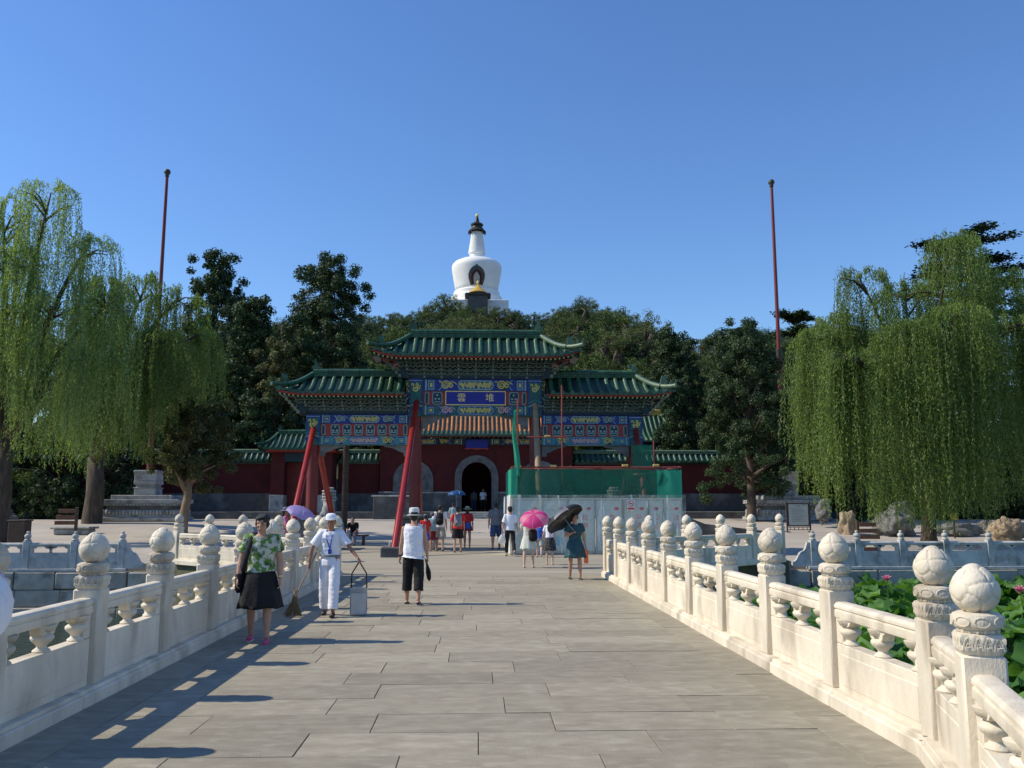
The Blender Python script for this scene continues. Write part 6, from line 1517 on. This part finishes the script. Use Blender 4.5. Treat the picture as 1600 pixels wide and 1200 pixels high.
m = MB(); m.tube([(0,.02,.15),(.06,-.04,.34),(.10,-.10,.42)], [(.014,.006)]*3, 6); m.build('strap', 'cloth_black', o)
walker(843, 871, 1.15, 170, 'child in blue shirt and khaki shorts half hidden by the pink umbrella', face=False, legL=(12,6), legR=(-14,20), top=dict(mat='cloth_blue', sleeve=.8), bottom=dict(type='trousers', mat='cloth_khaki', len=.46, loose=.03, name='shorts'), skin='skin_pale')
walker(859, 882, 1.30, 172, 'girl in white top and dark speckled skirt walking away', face=False, build=.88, hair='long', legL=(5,4), legR=(-4,5), armL=((20,16),(60,10)), top=dict(mat='cloth_white', sleeve=.6, hem=.98), bottom=dict(type='skirt', mat='cloth_speck', top=1.03, hem=.52, flare=.09), shoe='sandal', skin='skin_pale')
# woman in teal dress with black umbrella
yt = 19.9; P = person('woman in dark teal dress holding a black umbrella, walking towards the camera', 2.22, yt, 4, 1.48, dict(build=1.02, hair='bob', head=(8,2), legL=(7,3), legR=(-4,6), armR=((8,16),(120,-38)), armL=((-3,14),(4,8)), gripR=1.1, gripL=.8, top=dict(mat='cloth_teal', sleeve=.55, hem=.95, loose=.02, name='dress_top'), bottom=dict(type='skirt', mat='cloth_teal', top=1.06, hem=.56, flare=.10, name='dress_skirt'), shoe='shoe_black', skin='skin'), vox=.013)
hR = P[2](P[1]['handR']); umbrella('black umbrella with grey striped cover held by the woman in teal', hR, (hR.x-.33, hR.y+.22, hR.z+.46), .50, ['umb_stripe','umb_black'], .20, under='umb_black')
hL = P[2](P[1]['handL']); m = MB(); m.box(-.05,.05,-.012,.012,-.30,.0,.01); o = tag(m.build('orange_bag', 'plastic_orange', None, hL+Vector((.02,0,-.02)), 20.0), 'flat orange bag hanging from the hand of the woman in teal', 'bag'); m = MB(); m.tube([(-.03,0,.0),(0,0,.06),(.03,0,.0)], .005, 5); m.build('handle', 'plastic_orange', o)
# woman under the purple umbrella, beyond the left rail
yp = 26.5; P = person('woman in long pink dress and grey sun hat under a purple umbrella', X_at(443,yp), yp, 110, 1.60, dict(build=.95, hair='long', hat=('sun','cloth_grey'), armR=((10,14),(110,-10)), top=dict(mat='cloth_pink', sleeve=.9), bottom=dict(type='skirt', mat='cloth_pink', top=1.0, hem=.25, flare=.10), face=False))
hR = P[2](P[1]['handR']); umbrella('purple umbrella with dark rim beyond the left balustrade', hR, (hR.x+.22, hR.y-.10, hR.z+.50), .46, ['umb_purple'], .26)
# seated pair in the shade
bn = tag(empty('bench', (-5.55, 37.2, 0.0)), 'low wooden bench in the shade of the archway', 'bench')
m = MB(); m.box(-.9,.9,-.2,.2,.38,.44,.01); m.build('seat', 'wood_bench', bn)
for a in (-.7,.7):
    m = MB(); m.box(a-.05,a+.05,-.17,.17,0,.38,.01); m.build('leg', 'wood_bench', bn)
person('seated person in blue shirt and yellow hat resting on the bench', -5.95, 37.2, 10, 1.62, dict(sit=True, legL=(84,84), legR=(80,80), lean=16, hat=('sun','yellow_cloth'), armL=((30,8),(60,-10)), armR=((30,8),(60,-10)), top=dict(mat='cloth_lightblue', sleeve=1.4), bottom=dict(type='trousers', mat='cloth_black', len=.95), face=False))
person('seated person in dark clothes bending forward on the bench', -5.25, 37.2, -5, 1.66, dict(sit=True, legL=(84,70), legR=(80,88), lean=34, armL=((40,8),(60,-10)), armR=((40,8),(60,-10)), top=dict(mat='cloth_black', sleeve=.8), bottom=dict(type='trousers', mat='cloth_grey', len=.95), face=False))
# person with blue umbrella on the way to the steps, people in the doorway
P = person('person in pale blue shirt under the blue umbrella near the steps', X_at(708,48), 48, 180, 1.62, dict(armR=((8,14),(115,-8)), top=dict(mat='cloth_lightblue', sleeve=.8), bottom=dict(type='trousers', mat='cloth_denim', len=.95), face=False), z=.19)
hR = P[2](P[1]['handR']); umbrella('dark blue umbrella over a person near the temple steps', hR, (hR.x-.02, hR.y+.05, 2.55), .52, ['umb_blue'], .26)
person('visitor in white shirt just inside the arched doorway', .38, 66.2, 15, 1.70, dict(legL=(10,4), legR=(-6,8), top=dict(mat='cloth_white', sleeve=.8), bottom=dict(type='trousers', mat='cloth_black', len=.95), face=False), z=1.26)
person('visitor in grey shirt inside the arched doorway behind another', -.35, 67.5, 170, 1.66, dict(legL=(-6,4), legR=(8,8), top=dict(mat='cloth_grey', sleeve=.8), bottom=dict(type='trousers', mat='cloth_denim', len=.95), face=False), z=1.26)
# the parasol that just enters at the left edge, with its bearer
P = person('passer-by with a white parasol just beyond the left edge of the picture', -2.37, 3.28, 180, 1.60, dict(build=.95, hair='long', armR=((6,16),(60,-4)), top=dict(mat='cloth_pink', sleeve=.7), bottom=dict(type='skirt', mat='cloth_grey', top=1.0, hem=.5, flare=.08), face=False))
hR = P[2](P[1]['handR'])
pmat('parasol_print', (.80,.78,.80), (.82,.80,.82), 5, .6, c3=(.62,.22,.34), s3=9.0)
umbrella('white parasol with small pink flowers cut off by the left edge', (-2.22,3.1,1.0), (-1.99,3.1,1.63), .47, ['parasol_print'], .28)
# ================================================================== SMALL THINGS ON THE PLAZA
def info_board(x, y, z, label):
    o = tag(empty('notice_board', (x,y,z)), label, 'notice board')
    for s in (-1,1):
        m = MB(); m.box(s*.66-.035,s*.66+.035,-.04,.04,0,1.72,.008); m.build('post', 'board_frame', o); m = MB(); m.box(s*.66-.05,s*.66+.05,-.3,.3,0,.05,.01); m.build('foot', 'board_frame', o)
    m = MB(); m.box(-.62,.62,-.03,.03,.30,1.60,.01); p = m.build('panel', 'board_frame', o); m = MB(); m.box(-.55,.55,-.036,-.031,.37,1.53); f = m.build('sheet', 'board_face', p)
    m = MB(); m.mat('board_print')
    for s in (-1,1): m.plate([(s*.08-.05,1.40),(s*.08+.05,1.40),(s*.08+.05,1.47),(s*.08-.05,1.47)], -.040)
    for k in range(9): w = .38 if k % 3 else .30; m.plate([(-.40,1.26-.085*k),(-.40+2*w,1.26-.085*k),(-.40+2*w,1.285-.085*k),(-.40,1.285-.085*k)], -.040)
    stuff(m.build('print', None, f))
    for zz in (.10,.24):
        m = MB(); m.box(-.62,.62,-.02,.02,zz,zz+.035); m.build('rail', 'board_frame', o)
    for k in range(5):
        m = MB(); m.box(-.5+.24*k,-.47+.24*k,-.015,.015,.135,.24); m.build('fret', 'board_frame', o)
info_board(17.95, 48, .22, 'dark-framed notice board with pale blue sheet in front of the right pedestal')
def finger_sign(x, y, z, label, side, n, post_h, mat_post='dark_wood'):
    o = tag(empty('direction_sign', (x,y,z)), label, 'sign'); m = MB(); m.box(-.05,.05,-.05,.05,0,post_h,.01); m.build('post', mat_post, o)
    for k in range(n):
        w = .62+.06*((k*7) % 3); a, b = sorted((side*.04, side*(.04+w))); zz = post_h-.22-.22*k; m = MB(); m.box(a,b,-.075,-.05,zz,zz+.15,.02); m.build('board', 'sign_wood', o)
finger_sign(13.75, 31.0, -.22, 'brown wooden direction sign with five boards behind the right shore balustrade', 1, 5, 1.35)
finger_sign(-15.2, 33.5, -.14, 'brown wooden direction sign with three boards on a dark post by the left shore', -1, 3, 1.75)
# planter/stone slab behind the left sign, dark cabinet by the left willow
m = MB(); m.box(-.9,.9,-.5,.5,0,.30,.05); m.box(-1.05,1.05,-.62,.62,.30,.42,.05); tag(stuff(m.build('stone_table', 'marble_grey', None, (-21.6,47.5,.14))), 'low pale stone slab on the plaza behind the wooden sign', 'stone slab'); bpy.data.objects['stone_table']['kind'] = 'thing'
bn2 = tag(empty('litter_bin', (-19.9,38.6,.0)), 'dark wooden litter bin beside the left willow trunk', 'bin'); m = MB(); m.box(-.35,.35,-.3,.3,0,1.0,.02); m.build('bin_body', 'dark_wood', bn2); m = MB(); m.box(-.40,.40,-.35,.35,1.0,1.06,.02); m.build('lid', 'board_frame', bn2)
# stone lions seen from behind
def lion(x, y, z, label):
    o = tag(empty('stone_lion', (x,y,z)), label, 'statue'); B = MB()
    B.ell((0,.05,.42), (.30,.36,.46), 14, 10); B.ell((0,.14,.85), (.26,.26,.40), 14, 10); B.ell((0,.22,1.25), (.25,.26,.27), 14, 10); B.ell((0,.46,1.20), (.15,.14,.14), 10, 8)
    for s in (-1,1): B.capsule((s*.17,.36,.75), (s*.17,.42,.06), .10, .09, 8); B.ell((s*.26,.0,.22), (.13,.28,.22), 10, 8); B.ell((s*.19,.16,1.46), (.06,.05,.08), 8, 6)
    blob(B, 'body', 'marble_grey', o, .03, 3)
    M_ = MB(); k = 0
    for i in range(5):
        t = .35+.36*i; n = 9
        for j in range(n):
            a = math.pi*(-.05+1.1*j/(n-1))+math.pi; zz = 1.52-.135*i; r_ = .27 if i else .18; M_.ell((r_*math.cos(a), .20+r_*math.sin(a)*.95, zz), .062, 8, 6)
    stuff(M_.build('mane_curls', 'marble_grey', o, smooth=True))
    m = MB(); m.box(-.55,.55,-.6,.75,-.75,-.55,.03); m.box(-.45,.45,-.5,.65,-.55,-.1,.03); m.box(-.55,.55,-.6,.75,-.1,.01,.03); stuff(m.build('pedestal', 'brick_grey', o))
lion(-7.05, 41.0, .95, 'stone lion with curled mane, seen from behind through the left bay'); lion(6.35, 40.0, .95, 'stone lion with curled mane showing above the green netting')
# dark timber post in the left bay
m = MB(); m.tube([(0,0,0),(0,0,4.3)], [.14,.13], 12); tag(m.build('timber_post', 'dark_wood', None, (-5.9,38.6,0), 40.0), 'dark timber post standing behind the left bay of the archway', 'post')
# brick screens flanking the gate steps, and low stone kerbs
for s, lab in ((-1,'left'),(1,'right')):
    m = MB(); m.box(-1.5,1.5,-.3,.3,0,1.55,.02); o = tag(m.build('brick_screen', 'brick_grey', None, (s*5.4-.2,59.2,.72)), 'low grey brick screen %s of the temple steps' % lab, 'wall'); m = MB(); m.box(-1.6,1.6,-.36,.36,1.55,1.66,.02); m.build('coping', 'marble_grey', o)
# scholar rocks
def rock(x, y, z, r, seed, mat_, label, holes=.35):
    bm = bmesh.new(); bmesh.ops.create_icosphere(bm, subdivisions=4, radius=1.0)
    for v in bm.verts:
        p = v.co.copy(); q = p*1.3+Vector((seed*7.1,seed*3.3,0)); d = 1+.32*noise.noise(q)+.20*noise.noise(q*2.3)-holes*max(0, noise.noise(q*2.9+Vector((9,9,9))))-holes*.5*max(0,noise.noise(q*5.5))
        v.co = Vector((p.x*r[0], p.y*r[1], p.z*r[2]))*d
    me = bpy.data.meshes.new('rock'); bm.to_mesh(me); bm.free(); me.materials.append(MT[mat_]); me.polygons.foreach_set('use_smooth', [True]*len(me.polygons))
    tag(put('garden_rock', me, None, (x,y,z+r[2]*.55)), label, 'rock')
rock(22.4,46.0,.05,(1.1,.8,.85), 1, 'taihu_rock', 'large dark grey pitted rock under the right willow')
rock(20.3,47.0,.1,(.5,.45,.85), 2, 'taihu_tan', 'tan upright rock behind the brown direction sign')
rock(20.6,51.0,.9,(.45,.45,.7), 3, 'taihu_rock', 'pale pitted rock standing left of the right willow')
rock(25.6,46.0,.0,(1.5,.8,.5), 4, 'taihu_rock', 'low grey rock beside the yellow notice')
rock(29.0,47.0,.0,(1.4,.8,.55), 5, 'taihu_rock', 'low grey rock right of the yellow notice')
rock(25.8,41.5,-.05,(.9,.8,.75), 6, 'taihu_tan', 'pale tan pitted rock at the right edge of the plaza')
rock(23.6,47.6,.6,(.8,.5,.9), 7, 'taihu_rock', 'pale rock with holes peeping above the large grey rock')
rock(-30,55,.5,(1.6,.8,.7), 8, 'taihu_rock', 'dark low rock in the shade under the left willow')
rock(-33,56,.5,(1.2,.8,.9), 9, 'taihu_rock', 'dark upright rock at the far left in the willow shade')
o = tag(empty('notice_stake', (24.6,44.0,.0)), 'small yellow notice on a dark stake under the right willow', 'sign'); m = MB(); m.box(-.03,.03,-.03,.03,0,1.1); m.build('stake', 'board_frame', o); m = MB(); m.box(-.22,.22,-.05,-.03,.95,1.28,.01); m.build('plate', 'yellow_cloth', o)
# stone ramp wall right of the hoarding, kerb stones at its foot
m = MB(); m.prism([(0,0),(6.4,0),(6.4,.35),(3.0,.75),(0,1.9)], 'y', 0, .4); tag(m.build('stair_parapet', 'brick_grey', None, (8.6,44.0,0), fixn=True), 'sloping grey stone stair parapet right of the hoarding', 'parapet')
# ------------------------------------------------------------------ bake the grown skins into plain meshes
dg = bpy.context.evaluated_depsgraph_get()
_new_meshes = [(o, bpy.data.meshes.new_from_object(o.evaluated_get(dg))) for o in REMESH]
HAIRY = ('hair',)
CLOTH = ('shirt','blouse','top','trousers','shorts','vest','dress_top','skirt','dress_skirt')
for o, me in _new_meshes:
    o.modifiers.clear(); o.data = me
    if o.name.split('.')[0] in CLOTH+HAIRY and len(me.vertices) < 60000:      # hanging folds and creases in the cloth
        sd = sum(map(ord, o.name))*.37
        nv = len(me.vertices); co = np.empty(nv*3, np.float32); me.vertices.foreach_get('co', co); no = np.empty(nv*3, np.float32); me.vertex_normals.foreach_get('vector', no)
        co = co.reshape(-1,3); no = no.reshape(-1,3)
        a = np.array([noise.noise((x*16+sd, y_*16, z_*5))+.6*noise.noise((x*9, y_*9+sd, z_*24)) for x, y_, z_ in co.tolist()], np.float32)
        me.vertices.foreach_set('co', (co+no*(a*(.0075 if o.name[:4] != 'hair' else .010))[:,None]).ravel()); me.update()

for o in [o for o in bpy.data.objects if o.type == 'FONT']:      # lettering becomes plain mesh
    me = bpy.data.meshes.new_from_object(o.evaluated_get(dg)); n = put('lettering_tmp', me, o.parent, o.location, o.rotation_euler, tuple(o.scale))
    nm = o.name.split('.')[0]; bpy.data.objects.remove(o); n.name = nm; stuff(n)
